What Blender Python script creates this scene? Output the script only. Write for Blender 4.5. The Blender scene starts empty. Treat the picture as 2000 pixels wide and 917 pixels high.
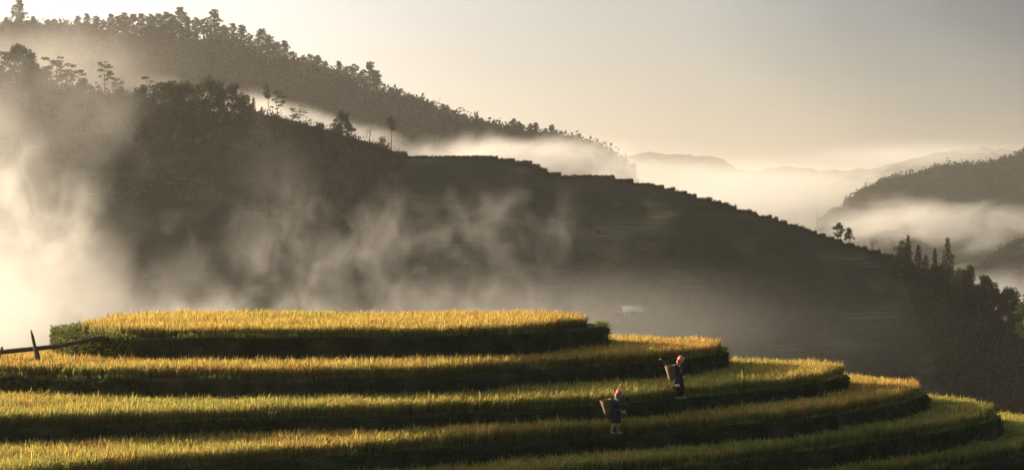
import bpy, bmesh, math, random
import numpy as np
from mathutils import Vector, Matrix
from mathutils.geometry import tessellate_polygon

# ------------------------------------------------------------------ camera, sky, sun, exposure
F = 4400.0; CX = 1000.0; HY = 430.0           # focal length and horizon in photograph pixels (2000 wide)
SC = bpy.context.scene
cam_d = bpy.data.cameras.new("camera"); cam = bpy.data.objects.new("camera", cam_d)
SC.collection.objects.link(cam); SC.camera = cam
cam_d.sensor_width = 36; cam_d.lens = F/2000*36
cam_d.shift_y = -(458.5-HY)/2000
cam_d.clip_start = 0.5; cam_d.clip_end = 40000
cam.location = (0, 0, 0); cam.rotation_euler = (math.radians(90), 0, 0)

SUN_AZ = 64.0; SUN_EL = 14.0                  # degrees left of the view direction, above the horizon
SKY_Z = -.75
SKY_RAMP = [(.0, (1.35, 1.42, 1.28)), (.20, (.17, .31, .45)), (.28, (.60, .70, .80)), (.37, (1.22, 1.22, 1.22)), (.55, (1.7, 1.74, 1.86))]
world = bpy.data.worlds.new("World"); SC.world = world; world.use_nodes = True
wn = world.node_tree; wn.nodes.clear()
sky = wn.nodes.new("ShaderNodeTexSky"); sky.sky_type = 'NISHITA'; sky.sun_disc = False
sky.sun_elevation = math.radians(SUN_EL); sky.sun_rotation = math.radians(-SUN_AZ)
sky.altitude = 800; sky.air_density = 0.6; sky.dust_density = 6.0; sky.ozone_density = 0.6
tint = wn.nodes.new("ShaderNodeMix"); tint.data_type = 'RGBA'; tint.blend_type = 'MULTIPLY'
tint.inputs[0].default_value = 1.0; tint.inputs[7].default_value = (1.0, 0.93, 0.83, 1)
bg = wn.nodes.new("ShaderNodeBackground"); bg.inputs[1].default_value = 0.06
wo = wn.nodes.new("ShaderNodeOutputWorld")
wn.links.new(sky.outputs[0], tint.inputs[6]); wn.links.new(bg.outputs[0], wo.inputs[0])
# the hazy aureole on the sun's side of the sky, the air clearing to grey blue away from it, and fill brightness added opposite the sun
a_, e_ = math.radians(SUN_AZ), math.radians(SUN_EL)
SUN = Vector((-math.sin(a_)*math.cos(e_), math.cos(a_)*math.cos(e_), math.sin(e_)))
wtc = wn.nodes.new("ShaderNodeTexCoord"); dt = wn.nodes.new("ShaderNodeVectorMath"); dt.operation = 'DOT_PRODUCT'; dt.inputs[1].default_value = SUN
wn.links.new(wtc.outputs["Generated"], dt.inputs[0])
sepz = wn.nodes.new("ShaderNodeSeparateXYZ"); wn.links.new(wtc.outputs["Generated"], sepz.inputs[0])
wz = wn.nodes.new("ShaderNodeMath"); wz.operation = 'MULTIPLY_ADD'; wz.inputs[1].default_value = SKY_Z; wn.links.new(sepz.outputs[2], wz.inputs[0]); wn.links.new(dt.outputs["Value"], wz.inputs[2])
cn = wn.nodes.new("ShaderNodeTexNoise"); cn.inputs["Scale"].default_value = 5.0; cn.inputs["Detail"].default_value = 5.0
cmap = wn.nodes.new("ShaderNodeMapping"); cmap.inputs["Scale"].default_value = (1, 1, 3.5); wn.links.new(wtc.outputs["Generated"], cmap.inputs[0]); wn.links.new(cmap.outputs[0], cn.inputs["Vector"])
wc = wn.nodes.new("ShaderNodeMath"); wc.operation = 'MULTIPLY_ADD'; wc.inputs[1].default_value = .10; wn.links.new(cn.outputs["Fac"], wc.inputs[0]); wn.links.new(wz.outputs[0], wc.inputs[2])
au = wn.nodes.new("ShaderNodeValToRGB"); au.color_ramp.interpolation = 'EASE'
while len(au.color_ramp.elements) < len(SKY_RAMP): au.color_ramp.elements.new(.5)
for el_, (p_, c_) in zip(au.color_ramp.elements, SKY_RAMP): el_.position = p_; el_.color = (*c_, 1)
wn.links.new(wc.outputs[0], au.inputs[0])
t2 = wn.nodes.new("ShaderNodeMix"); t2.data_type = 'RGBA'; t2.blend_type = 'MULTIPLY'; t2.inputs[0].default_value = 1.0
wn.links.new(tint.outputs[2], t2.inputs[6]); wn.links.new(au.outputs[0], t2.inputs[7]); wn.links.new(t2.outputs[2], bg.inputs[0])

a_, e_ = math.radians(SUN_AZ), math.radians(SUN_EL)
SUN = Vector((-math.sin(a_)*math.cos(e_), math.cos(a_)*math.cos(e_), math.sin(e_)))
sl = bpy.data.lights.new("sun", 'SUN'); sl.energy = 5.0; sl.angle = math.radians(0.5); sl.color = (1.0, 0.79, 0.52)
so = bpy.data.objects.new("sun", sl); SC.collection.objects.link(so)
so.location = (-200, 200, 150); so.rotation_euler = (-SUN).to_track_quat('-Z', 'Y').to_euler()

vs = SC.view_settings; vs.view_transform = 'Standard'; vs.look = 'None'; vs.gamma = 1.0; vs.use_curve_mapping = False
vs.exposure = 1.3
cy = SC.cycles
cy.volume_bounces = 1; cy.max_bounces = 6; cy.diffuse_bounces = 2; cy.transmission_bounces = 2; cy.transparent_max_bounces = 16
cy.volume_step_rate = 1.0; cy.volume_max_steps = 256
cy.use_denoising = True

rng = np.random.default_rng(7)
R = random.Random(11)

# ------------------------------------------------------------------ helpers
def P(x, y, D):
    """photograph pixel + distance -> world point"""
    return Vector(((x-CX)/F*D, D, (HY-y)/F*D))

def hash2(ix, iy, seed):
    n = (ix*374761393 + iy*668265263 + seed*974634777) & 0xFFFFFFFF
    n = ((n ^ (n >> 13))*1274126177) & 0xFFFFFFFF
    return ((n ^ (n >> 16)) & 0xFFFF)/65535.0
def vnoise(x, y, seed=0):
    x = np.asarray(x, float); y = np.asarray(y, float)
    ix = np.floor(x).astype(np.int64); iy = np.floor(y).astype(np.int64)
    fx = x-ix; fy = y-iy; fx = fx*fx*(3-2*fx); fy = fy*fy*(3-2*fy)
    a = hash2(ix, iy, seed); b = hash2(ix+1, iy, seed); c = hash2(ix, iy+1, seed); d = hash2(ix+1, iy+1, seed)
    return (a+(b-a)*fx)*(1-fy) + (c+(d-c)*fx)*fy
def fbm(x, y, seed=0, oct=4):
    s = 0; amp = .5; t = 0
    for o in range(oct):
        s = s + amp*vnoise(np.asarray(x)*2**o, np.asarray(y)*2**o, seed+o*17); t += amp; amp *= .5
    return s/t*2-1

def tag(o, label=None, cat=None, group=None, kind=None):
    if label: o["label"] = label
    if cat: o["category"] = cat
    if group: o["group"] = group
    if kind: o["kind"] = kind
    return o
def empty(name, loc=(0, 0, 0), rz=0.0, s=1.0):
    o = bpy.data.objects.new(name, None); SC.collection.objects.link(o)
    o.location = loc; o.rotation_euler = (0, 0, rz); o.scale = (s, s, s); o.empty_display_size = 0.2
    return o
def np_mesh(name, verts, faces, mat, cols=None, smooth=False, parent=None, mats=None, midx=None):
    """verts Nx3; faces list of int arrays (each MxK)"""
    me = bpy.data.meshes.new(name)
    verts = np.asarray(verts, np.float32)
    me.vertices.add(len(verts)); me.vertices.foreach_set("co", verts.ravel())
    li = np.concatenate([np.asarray(f).ravel() for f in faces]).astype(np.int32)
    sizes = np.concatenate([np.full(len(f), np.asarray(f).shape[1]) for f in faces]).astype(np.int32)
    starts = np.concatenate([[0], np.cumsum(sizes)[:-1]]).astype(np.int32)
    me.loops.add(len(li)); me.loops.foreach_set("vertex_index", li)
    me.polygons.add(len(sizes)); me.polygons.foreach_set("loop_start", starts); me.polygons.foreach_set("loop_total", sizes)
    if smooth: me.polygons.foreach_set("use_smooth", np.ones(len(sizes), bool))
    for m in (mats or [mat]): me.materials.append(m)
    if midx is not None: me.polygons.foreach_set("material_index", np.asarray(midx, np.int32))
    if cols is not None:
        ca = me.color_attributes.new("Col", 'FLOAT_COLOR', 'POINT')
        c4 = np.ones((len(verts), 4), np.float32); c4[:, :3] = cols
        ca.data.foreach_set("color", c4.ravel())
    me.update(calc_edges=True); me.validate()
    o = bpy.data.objects.new(name, me); SC.collection.objects.link(o)
    if parent is not None: o.parent = parent
    return o
def tube(pts, rad, n=6, cap=True):
    """swept tube -> verts, quads, tris"""
    pts = np.asarray([tuple(p) for p in pts], float); m = len(pts)
    rad = np.broadcast_to(np.asarray(rad, float), (m,)) if np.ndim(rad) <= 1 else rad
    T = np.gradient(pts, axis=0); T /= np.linalg.norm(T, axis=1)[:, None]+1e-9
    up = np.array([0, 0, 1.0]) if abs(T[0, 2]) < .9 else np.array([1.0, 0, 0])
    V = []
    for i in range(m):
        a = np.cross(T[i], up); a /= np.linalg.norm(a)+1e-9; b = np.cross(T[i], a); up = -np.cross(T[i], -b) if False else up
        ang = np.arange(n)/n*2*math.pi
        V.append(pts[i]+rad[i]*(np.cos(ang)[:, None]*a+np.sin(ang)[:, None]*b))
    V = np.concatenate(V)
    q = []
    for i in range(m-1):
        j = np.arange(n); k = (j+1) % n
        q.append(np.stack([i*n+j, i*n+k, (i+1)*n+k, (i+1)*n+j], 1))
    Q = np.concatenate(q)
    Tt = np.zeros((0, 3), int)
    if cap:
        V = np.concatenate([V, pts[:1], pts[-1:]]); j = np.arange(n); k = (j+1) % n
        Tt = np.concatenate([np.stack([k, j, np.full(n, m*n)], 1), np.stack([(m-1)*n+j, (m-1)*n+k, np.full(n, m*n+1)], 1)])
    return V, Q, Tt
class Geo:
    def __init__(s): s.v = []; s.q = []; s.t = []; s.c = []; s.n = 0
    def add(s, V, Q=None, T=None, col=None):
        V = np.asarray(V, float)
        if Q is not None and len(Q): s.q.append(np.asarray(Q)+s.n)
        if T is not None and len(T): s.t.append(np.asarray(T)+s.n)
        s.v.append(V); s.n += len(V)
        if col is not None: s.c.append(np.broadcast_to(np.asarray(col, float), (len(V), 3)))
        return s
    def tube(s, pts, rad, n=6, col=None, cap=True):
        V, Q, T = tube(pts, rad, n, cap); return s.add(V, Q, T, col)
    def build(s, name, mat, parent=None, smooth=False):
        f = []
        if s.q: f.append(np.concatenate(s.q))
        if s.t: f.append(np.concatenate(s.t))
        return np_mesh(name, np.concatenate(s.v), f, mat, cols=np.concatenate(s.c) if s.c else None, smooth=smooth, parent=parent)

# ------------------------------------------------------------------ materials
def mat_new(name):
    m = bpy.data.materials.new(name); m.use_nodes = True; m.node_tree.nodes.clear(); return m, m.node_tree.nodes, m.node_tree.links
def mat_noise(name, c1, c2, scale=2.0, c3=None, bump=0.0, rough=0.95, detail=6, stretch=(1, 1, 1), coord='Object', lo=.35, hi=.65):
    m, N, L = mat_new(name)
    out = N.new("ShaderNodeOutputMaterial"); b = N.new("ShaderNodeBsdfPrincipled")
    b.inputs["Roughness"].default_value = rough; b.inputs["Specular IOR Level"].default_value = 0.15
    tc = N.new("ShaderNodeTexCoord"); mp = N.new("ShaderNodeMapping"); mp.inputs["Scale"].default_value = stretch
    nz = N.new("ShaderNodeTexNoise"); nz.inputs["Scale"].default_value = scale; nz.inputs["Detail"].default_value = detail
    cr = N.new("ShaderNodeValToRGB"); e = cr.color_ramp.elements
    e[0].position = lo; e[0].color = (*c1, 1); e[1].position = hi; e[1].color = (*c2, 1)
    if c3: x = e.new((lo+hi)/2); x.color = (*c3, 1)
    L.new(tc.outputs[coord], mp.inputs[0]); L.new(mp.outputs[0], nz.inputs["Vector"]); L.new(nz.outputs["Fac"], cr.inputs[0])
    L.new(cr.outputs[0], b.inputs["Base Color"]); L.new(b.outputs[0], out.inputs[0])
    if bump:
        bp = N.new("ShaderNodeBump"); bp.inputs["Strength"].default_value = 0.8; bp.inputs["Distance"].default_value = bump
        n2 = N.new("ShaderNodeTexNoise"); n2.inputs["Scale"].default_value = scale*4; n2.inputs["Detail"].default_value = 5
        L.new(mp.outputs[0], n2.inputs["Vector"]); L.new(n2.outputs["Fac"], bp.inputs["Height"]); L.new(bp.outputs[0], b.inputs["Normal"])
    return m
def mat_leafcol(name, mul=(1, 1, 1), trans=0.45):
    """vertex-coloured blades and leaves, partly translucent"""
    m, N, L = mat_new(name)
    out = N.new("ShaderNodeOutputMaterial"); at = N.new("ShaderNodeVertexColor"); at.layer_name = "Col"
    nz = N.new("ShaderNodeTexNoise"); nz.inputs["Scale"].default_value = 3.0; tc = N.new("ShaderNodeTexCoord"); L.new(tc.outputs["Object"], nz.inputs["Vector"])
    mr = N.new("ShaderNodeMapRange"); mr.inputs[3].default_value = .8; mr.inputs[4].default_value = 1.2; L.new(nz.outputs["Fac"], mr.inputs[0])
    vm = N.new("ShaderNodeVectorMath"); vm.operation = 'MULTIPLY'; vm.inputs[1].default_value = mul; L.new(at.outputs[0], vm.inputs[0])
    vs_ = N.new("ShaderNodeVectorMath"); vs_.operation = 'SCALE'; L.new(vm.outputs[0], vs_.inputs[0]); L.new(mr.outputs[0], vs_.inputs["Scale"])
    d = N.new("ShaderNodeBsdfDiffuse"); t = N.new("ShaderNodeBsdfTranslucent"); mx = N.new("ShaderNodeMixShader"); mx.inputs[0].default_value = trans
    L.new(vs_.outputs[0], d.inputs[0]); L.new(vs_.outputs[0], t.inputs[0]); L.new(d.outputs[0], mx.inputs[1]); L.new(t.outputs[0], mx.inputs[2]); L.new(mx.outputs[0], out.inputs[0])
    return m
M_leaf = mat_leafcol("leaf", trans=.35)
M_rice = mat_leafcol("rice_blade", trans=.5)
M_bark = mat_noise("bark", (.05, .038, .028), (.10, .08, .06), 8, bump=.02, stretch=(1, 1, .2))
M_soil = mat_noise("terrace_soil", (.025, .024, .013), (.07, .055, .032), 1.3, c3=(.034, .040, .017), bump=.06)
M_wood = mat_noise("weathered_wood", (.05, .035, .025), (.15, .11, .08), 6, bump=.012, stretch=(6, 6, 1))

def sstep(a, b, x):
    t = np.clip((np.asarray(x, float)-a)/(b-a), 0, 1); return t*t*(3-2*t)
def interp(tab, x):
    tab = np.asarray(tab, float); return np.interp(x, tab[:, 0], tab[:, 1])

# ------------------------------------------------------------------ distant ground and hills
VZ = -80.0
M_valley = mat_noise("valley_floor", (.03, .04, .02), (.07, .07, .035), .01)
gx = np.linspace(-9000, 9000, 60); gy = np.linspace(-300, 15000, 60)
X, Y = np.meshgrid(gx, gy); Z = VZ+fbm(X/900, Y/900, 3)*4
n = 60; idx = np.arange(n*n).reshape(n, n)
o = np_mesh("ground", np.stack([X, Y, Z], -1).reshape(-1, 3), [np.stack([idx[:-1, :-1], idx[:-1, 1:], idx[1:, 1:], idx[1:, :-1]], -1).reshape(-1, 4)], M_valley, smooth=True)
tag(o, kind="structure")

def ridge(name, crest, Dtab, slope_m, zbot, back, mat, dx=8, rows=50, amp=6.0, wl=60.0, jag=0.0, seed=0, xr=None, crag=0.0):
    """a hill built from its crest line; front and back slopes fall away from it"""
    xs = np.arange(xr[0] if xr else crest[0][0], xr[1] if xr else crest[-1][0], dx)
    yc = interp(crest, xs); yc = yc+crag*(fbm(xs/38, xs*0, seed+60, 5)*5+fbm(xs/9, xs*0, seed+61, 3)*2); D = interp(Dtab, xs); zc = (HY-yc)/F*D; Xc = (xs-CX)/F*D
    V = []
    ts = np.linspace(0, 1, rows)
    for t in ts[::-1]:                           # front, from the bottom up
        z = zc+(zbot-zc)*t; run = (zc-z)*slope_m
        nn = fbm(Xc/wl+seed, (D-run)/wl+seed, seed)*amp*min(1, t*3)
        k = (D-run)/D
        V.append(np.stack([Xc*k**.3, D-run+nn, z+nn*.35+jag*fbm(Xc/9, t*40, seed+5, 2)], -1))
    for t in (0.15, .4, 1.0):
        z = zc+(zbot-zc)*t; V.append(np.stack([Xc*(1+back*t/D.mean()*.3), D+back*t, z], -1))
    V = np.array(V); r, c = V.shape[:2]; idx = np.arange(r*c).reshape(r, c)
    o = np_mesh(name, V.reshape(-1, 3), [np.stack([idx[:-1, :-1], idx[:-1, 1:], idx[1:, 1:], idx[1:, :-1]], -1).reshape(-1, 4)], mat, smooth=True)
    tag(o, kind="structure")
    return xs, zc, D, V
M_hill = mat_noise("forested_hill", (.020, .026, .012), (.045, .05, .022), .05, bump=1.5)
M_far = mat_noise("far_hill", (.03, .036, .02), (.05, .055, .03), .01)

PINE_CREST = [(-400, 30), (-150, 48), (0, 58), (100, 60), (200, 68), (300, 74), (400, 78), (450, 88), (500, 112), (560, 132), (640, 154), (740, 182), (850, 222), (960, 258), (1050, 274), (1130, 286), (1185, 306), (1230, 340), (1300, 400), (1500, 520), (1700, 600)]
PINE_D = [(-400, 1500), (500, 1400), (1200, 1300), (1700, 1250)]
pine_x, pine_z, pine_dd, pineV = ridge("hill_pine_ridge", PINE_CREST, PINE_D, 1.35, VZ-3, 300, M_hill, amp=14, seed=2)
RIGHT_CREST = [(1560, 470), (1600, 440), (1640, 415), (1665, 396), (1700, 372), (1745, 358), (1790, 352), (1850, 333), (1900, 332), (1950, 326), (2000, 310), (2200, 265), (2500, 240)]
rg_x, rg_z, rg_d, rightV = ridge("hill_wooded", RIGHT_CREST, [(1500, 2500), (2500, 2300)], 1.9, VZ-3, 500, M_hill, amp=24, wl=110, seed=4, crag=.8)
_, _, _, spurV = ridge("hill_valley_spur", [(1900, 540), (1950, 500), (1972, 486), (2000, 474), (2060, 450), (2300, 430)], [(0, 1750), (3000, 1750)], 1.2, VZ-3, 250, M_hill, amp=6, seed=6, dx=4)
ridge("mountain_near", [(1500, 420), (1600, 372), (1640, 350), (1662, 345), (1690, 350), (1720, 332), (1750, 319), (1785, 308), (1820, 300), (1845, 297), (1880, 303), (1950, 300), (2100, 285), (2400, 270)], [(0, 4800), (3000, 4800)], 1.6, VZ-3, 700, M_far, amp=30, wl=200, seed=8, crag=1.3, dx=3)
ridge("mountain_mid", [(1200, 410), (1330, 372), (1400, 352), (1425, 344), (1450, 350), (1500, 358), (1560, 352), (1620, 362), (1700, 356), (1800, 380), (2000, 400)], [(0, 6000), (3000, 6000)], 1.6, VZ-3, 700, M_far, amp=30, wl=200, seed=9, crag=1.3, dx=3)
ridge("mountain_far", [(900, 360), (1100, 330), (1200, 312), (1255, 300), (1285, 296), (1330, 303), (1372, 300), (1410, 314), (1440, 328), (1480, 331), (1530, 324), (1600, 334), (1700, 330), (1800, 310), (1860, 292), (1910, 287), (1960, 296), (2100, 290), (2400, 270)], [(0, 8200), (3000, 8200)], 1.6, VZ-3, 700, M_far, amp=40, wl=300, seed=10, crag=1.3, dx=3)

# ------------------------------------------------------------------ the terraced hill across the valley
CREST = [(-700, 120), (-200, 150), (0, 162), (100, 170), (180, 184), (250, 192), (300, 203), (400, 217), (500, 222), (560, 232), (620, 250), (680, 266), (740, 284), (775, 297), (800, 299), (935, 301), (1000, 310), (1040, 317), (1060, 328), (1085, 338), (1190, 342), (1280, 359), (1350, 377), (1430, 401), (1520, 427), (1600, 455), (1700, 485), (1745, 497), (1800, 522), (1850, 548), (1900, 578), (1950, 615), (2000, 655), (2100, 735), (2300, 880), (2500, 1000)]
CD = [(-700, 640), (0, 620), (1000, 600), (1700, 570), (2500, 520)]
M_terr, N, L = mat_new("terraced_fields")
out = N.new("ShaderNodeOutputMaterial"); b = N.new("ShaderNodeBsdfPrincipled"); b.inputs["Roughness"].default_value = .95; b.inputs["Specular IOR Level"].default_value = .1
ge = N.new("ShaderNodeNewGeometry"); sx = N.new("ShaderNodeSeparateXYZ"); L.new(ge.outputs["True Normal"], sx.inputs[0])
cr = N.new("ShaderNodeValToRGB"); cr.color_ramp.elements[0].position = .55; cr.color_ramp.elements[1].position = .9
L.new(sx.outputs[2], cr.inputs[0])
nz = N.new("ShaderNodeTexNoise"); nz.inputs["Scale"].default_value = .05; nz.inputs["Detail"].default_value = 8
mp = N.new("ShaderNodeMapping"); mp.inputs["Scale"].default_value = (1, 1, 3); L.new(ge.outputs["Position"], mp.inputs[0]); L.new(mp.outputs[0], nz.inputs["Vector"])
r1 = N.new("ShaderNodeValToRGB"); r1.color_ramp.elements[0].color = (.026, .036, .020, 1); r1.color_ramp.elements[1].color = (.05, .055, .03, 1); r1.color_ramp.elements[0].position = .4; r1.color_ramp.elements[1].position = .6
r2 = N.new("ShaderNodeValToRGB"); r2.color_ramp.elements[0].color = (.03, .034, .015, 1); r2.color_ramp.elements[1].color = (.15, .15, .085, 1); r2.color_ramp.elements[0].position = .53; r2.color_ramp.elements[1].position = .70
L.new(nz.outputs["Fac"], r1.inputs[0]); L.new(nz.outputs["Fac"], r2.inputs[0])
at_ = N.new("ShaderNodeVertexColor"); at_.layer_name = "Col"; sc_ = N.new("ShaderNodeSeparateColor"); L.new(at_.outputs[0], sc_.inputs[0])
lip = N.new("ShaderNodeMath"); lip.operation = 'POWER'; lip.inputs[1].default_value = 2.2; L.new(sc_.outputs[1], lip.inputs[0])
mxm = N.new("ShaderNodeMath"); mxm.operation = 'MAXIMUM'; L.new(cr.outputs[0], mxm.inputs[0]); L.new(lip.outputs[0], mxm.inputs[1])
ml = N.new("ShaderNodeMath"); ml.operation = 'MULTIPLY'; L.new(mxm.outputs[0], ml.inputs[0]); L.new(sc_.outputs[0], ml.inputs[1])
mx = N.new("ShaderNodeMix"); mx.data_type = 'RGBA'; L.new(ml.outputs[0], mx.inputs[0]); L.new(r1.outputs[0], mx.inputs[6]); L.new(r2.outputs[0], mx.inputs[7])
L.new(mx.outputs[2], b.inputs["Base Color"]); L.new(b.outputs[0], out.inputs[0])

xs = np.arange(-700, 2500, 3.0); Dc = interp(CD, xs); zc = (HY-interp(CREST, xs))/F*Dc
Xc = (xs-CX)/F*Dc
ZT = 52.0
LV = [ZT]
while LV[-1] > VZ: LV.append(LV[-1]-R.choice((.55, .7, .8, .95, 1.15)))
LV = np.array(LV)
w = sstep(760, 790, xs)*(1-sstep(1740, 1770, xs))        # terraced up to the crest only in the middle
def slope_run(i_x, drop):                                # horizontal run for a drop below the crest
    return drop*2.3 + 14*(1-np.exp(-drop/9.0))*0
zq = zc*(1-w)+LV[np.clip(np.searchsorted(-LV, -zc), 0, len(LV)-1)]*w
rowsV = []; WK = []
K = len(LV)-1
wrow_base = .25+.75*w
def contour(Xa, z, zc_, D_):
    drop = np.maximum(zc_-z, 0)
    run = drop*2.3
    nn = (fbm(Xa/55+3, z/30+1, 21)*16+fbm(Xa/17, z/12, 22)*4)*np.minimum(1, drop/6)
    return D_-run+nn
for k in range(K):
    zk = LV[k]; DZ = LV[k]-LV[k+1]
    wk = np.clip(w+np.clip((zc-zk-4)/12, 0, .8), 0, 1)
    up = np.minimum(zk, zq); 
    d_here = contour(Xc, up, zc, Dc); d_next = contour(Xc, np.minimum(zk-DZ, zq), zc, Dc)
    wob = fbm(Xc/4, Xc*0+k*7.7, 31, 4)*.30*np.minimum(1, (zc-zk+3)/3).clip(.3, 1)*w.clip(.4, 1)
    # edge of the tread, then foot of the riser
    rowsV.append(np.stack([Xc, d_here*(1-wk)+(d_here)*wk, up+wob], -1))
    foot_d = np.where(zk-DZ < zq, d_here*1.0-.35*(zk < zq), d_here)
    zf = np.minimum(zk-DZ, zq)
    WK.append(np.stack([wk, wk*0+1, wk], -1)); WK.append(np.stack([wk, wk*0, wk], -1))
    rowsV.append(np.stack([Xc, foot_d*wk+d_next*(1-wk), zf+wob*.3], -1))
rowsV = rowsV[::-1]; WK = WK[::-1]+[WK[0]*0]*4
for dd, dz_ in ((6, -.2), (40, -14), (160, -60), (260, -120)):
    rowsV.append(np.stack([Xc, Dc+dd, np.minimum(zq+dz_, zq)], -1))
V = np.array(rowsV); r, c = V.shape[:2]; idx = np.arange(r*c).reshape(r, c)
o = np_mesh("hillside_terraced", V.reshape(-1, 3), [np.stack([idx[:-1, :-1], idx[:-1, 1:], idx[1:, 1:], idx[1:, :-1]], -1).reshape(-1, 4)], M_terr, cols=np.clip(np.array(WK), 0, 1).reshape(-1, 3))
tag(o, kind="structure")
def hill_pt(x, drop=0.0):
    """a point on the terraced hill: pixel column of the crest, metres below the crest"""
    i = int(round((x+700)/3.0)); i = max(0, min(len(xs)-1, i))
    z = zq[i]-drop
    d = contour(Xc[i:i+1], np.array([z]), zc[i:i+1], Dc[i:i+1])[0]
    return Vector((Xc[i], d, z))

# ------------------------------------------------------------------ the rice terraces in front
H = [4.10, 5.18, 6.10, 6.88, 7.74, 8.72, 9.72]
BK_SHIFT = [0, -2.3, -5.7, -5.0, -6.0, -5.0, -4.5]
FR = [
 [(122, 654), (140, 657), (200, 660), (300, 662), (500, 662), (750, 661), (900, 658), (1000, 655), (1100, 647), (1150, 642), (1176, 639.5)],
 [(-500, 728), (-200, 733), (0, 737), (100, 739), (300, 742), (600, 743), (700, 741), (850, 736), (975, 730), (1112, 720), (1250, 712), (1350, 702), (1400, 694), (1418, 689)],
 [(-500, 846), (-200, 842), (0, 839), (107, 836), (300, 829), (500, 822), (678, 818), (1000, 803), (1100, 799), (1200, 793), (1350, 779), (1450, 769), (1520, 762), (1600, 749), (1640, 740), (1652, 735)],
 [(-500, 970), (-200, 957), (0, 948), (200, 930), (428, 911), (535, 901), (700, 891), (1000, 865), (1200, 850), (1400, 836), (1520, 826), (1640, 810), (1730, 796), (1780, 784), (1806, 773)],
 [(-500, 1095), (0, 1050), (600, 985), (1000, 945), (1331, 914), (1520, 891), (1640, 875), (1730, 861), (1850, 844), (1910, 832), (1945, 822), (1952, 817)],
 [(-500, 1210), (0, 1170), (600, 1090), (1000, 1045), (1400, 985), (1700, 938), (1850, 914), (2000, 890), (2060, 872), (2090, 856)],
 [(-500, 1370), (0, 1300), (1000, 1150), (1700, 1030), (2000, 985), (2150, 950), (2230, 900)]]
BK = [
 [(1180, 87.5), (1165, 88.4), (1120, 89.5), (1000, 90.2), (700, 90.6), (400, 90.3), (250, 88.3), (160, 85.0), (120, 82)],
 [(1419, 91.2), (1408, 92.0), (1380, 92.8), (1300, 94.3), (1200, 95.8), (1000, 96.5), (700, 97), (300, 94), (180, 89), (120, 86.8), (60, 85.4), (0, 83), (-200, 82), (-500, 80)],
 [(1653, 94.2), (1640, 95.0), (1560, 97), (1420, 99), (1200, 101), (700, 103), (200, 101), (0, 94), (-200, 90), (-500, 86)],
 [(1808, 95), (1795, 96), (1730, 98), (1660, 100), (1420, 104), (700, 108), (0, 101), (-500, 93)],
 [(1953, 95), (1942, 96.5), (1900, 98.7), (1815, 101), (1600, 105), (700, 112), (0, 106), (-500, 97)],
 [(2096, 97.5), (2060, 100), (2000, 101.5), (1900, 104), (1500, 110), (700, 118), (0, 110), (-500, 101)],
 [(2245, 98), (2180, 104), (1900, 110), (700, 124), (0, 116), (-500, 105)]]
def catmull(p, step):
    p = np.asarray(p); n = len(p); out = []
    for i in range(n):
        p0, p1, p2, p3 = p[i-1], p[i], p[(i+1) % n], p[(i+2) % n]
        m = max(2, int(np.linalg.norm(p2-p1)/step))
        # centripetal-ish: limit tangents to the chord so uneven spacing does not loop
        d1, d0, d2 = np.linalg.norm(p2-p1), np.linalg.norm(p1-p0), np.linalg.norm(p3-p2)
        m1 = d1*((p1-p0)/(d0+1e-9)*d1+(p2-p1)/d1*d0)/(d0+d1); m2 = d1*((p2-p1)/d1*d2+(p3-p2)/(d2+1e-9)*d1)/(d1+d2)
        for t in np.arange(m)/m:
            t2, t3 = t*t, t*t*t
            out.append((2*t3-3*t2+1)*p1+(t3-2*t2+t)*m1+(-2*t3+3*t2)*p2+(t3-t2)*m2)
    return np.array(out)
def plan(k):
    pts = [((x-CX)/F*(H[k]*F/(y-HY)), H[k]*F/(y-HY)) for x, y in FR[k]]+[((x-CX)/F*(D+BK_SHIFT[k]), D+BK_SHIFT[k]) for x, D in BK[k]]
    c = catmull(pts, .14)
    T = np.roll(c, -1, 0)-np.roll(c, 1, 0); T /= np.linalg.norm(T, axis=1)[:, None]
    Nn = np.stack([T[:, 1], -T[:, 0]], 1)                 # outward for a counter-clockwise ring
    area = .5*np.sum(c[:, 0]*np.roll(c[:, 1], -1)-np.roll(c[:, 0], -1)*c[:, 1])
    if area < 0: Nn = -Nn
    for it in range(30): Nn = (np.roll(Nn, 1, 0)+Nn+np.roll(Nn, -1, 0)); Nn /= np.linalg.norm(Nn, axis=1)[:, None]
    s = np.arange(len(c))*.14
    c = c+Nn*((fbm(s/1.8, s*0+k*9, 41+k, 4))*.19)[:, None]
    return c, Nn
RING = [plan(k) for k in range(7)]
g = Geo()
for k in range(7):
    c, Nn = RING[k]; n = len(c); s = np.arange(n)*.14
    z0 = -H[k]; z1 = -H[k+1] if k < 6 else -H[k]-1.1
    prof = [(-.34, 0.0), (-.26, .02), (-.12, .035), (-.02, .015), (.04, -.04)]
    hh = z0-z1
    prof += [(.05+.05*t, -t*hh) for t in (.12, .24, .36, .48, .60, .72, .84, 1.0)]
    rows = []
    for j, (off, dz) in enumerate(prof):
        rough = fbm(s/.45, s*0+j*.9+k*30, 51, 3)*(.11 if j > 3 else .04)+fbm(s/2.1, s*0+j*.25+k*11, 57, 2)*(.10 if j > 4 else 0)
        rag = fbm(s/.8, s*0+k*13, 53, 3)*(.05 if j < 5 else .02)
        q = c+Nn*(off+rough)[:, None] if j else c+Nn*off
        rows.append(np.column_stack([q, z0+dz+(rag if j else 0)*np.ones(n)]))
    V = np.concatenate(rows); base = g.n; m = len(prof)
    j = np.arange(n); kk = (j+1) % n
    Q = np.concatenate([np.stack([(i+1)*n+j, (i+1)*n+kk, i*n+kk, i*n+j], 1) for i in range(m-1)])
    tri = tessellate_polygon([[Vector((p[0], p[1], 0)) for p in rows[0][:, :2]]])
    g.add(V, Q, np.array(tri))
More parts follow.
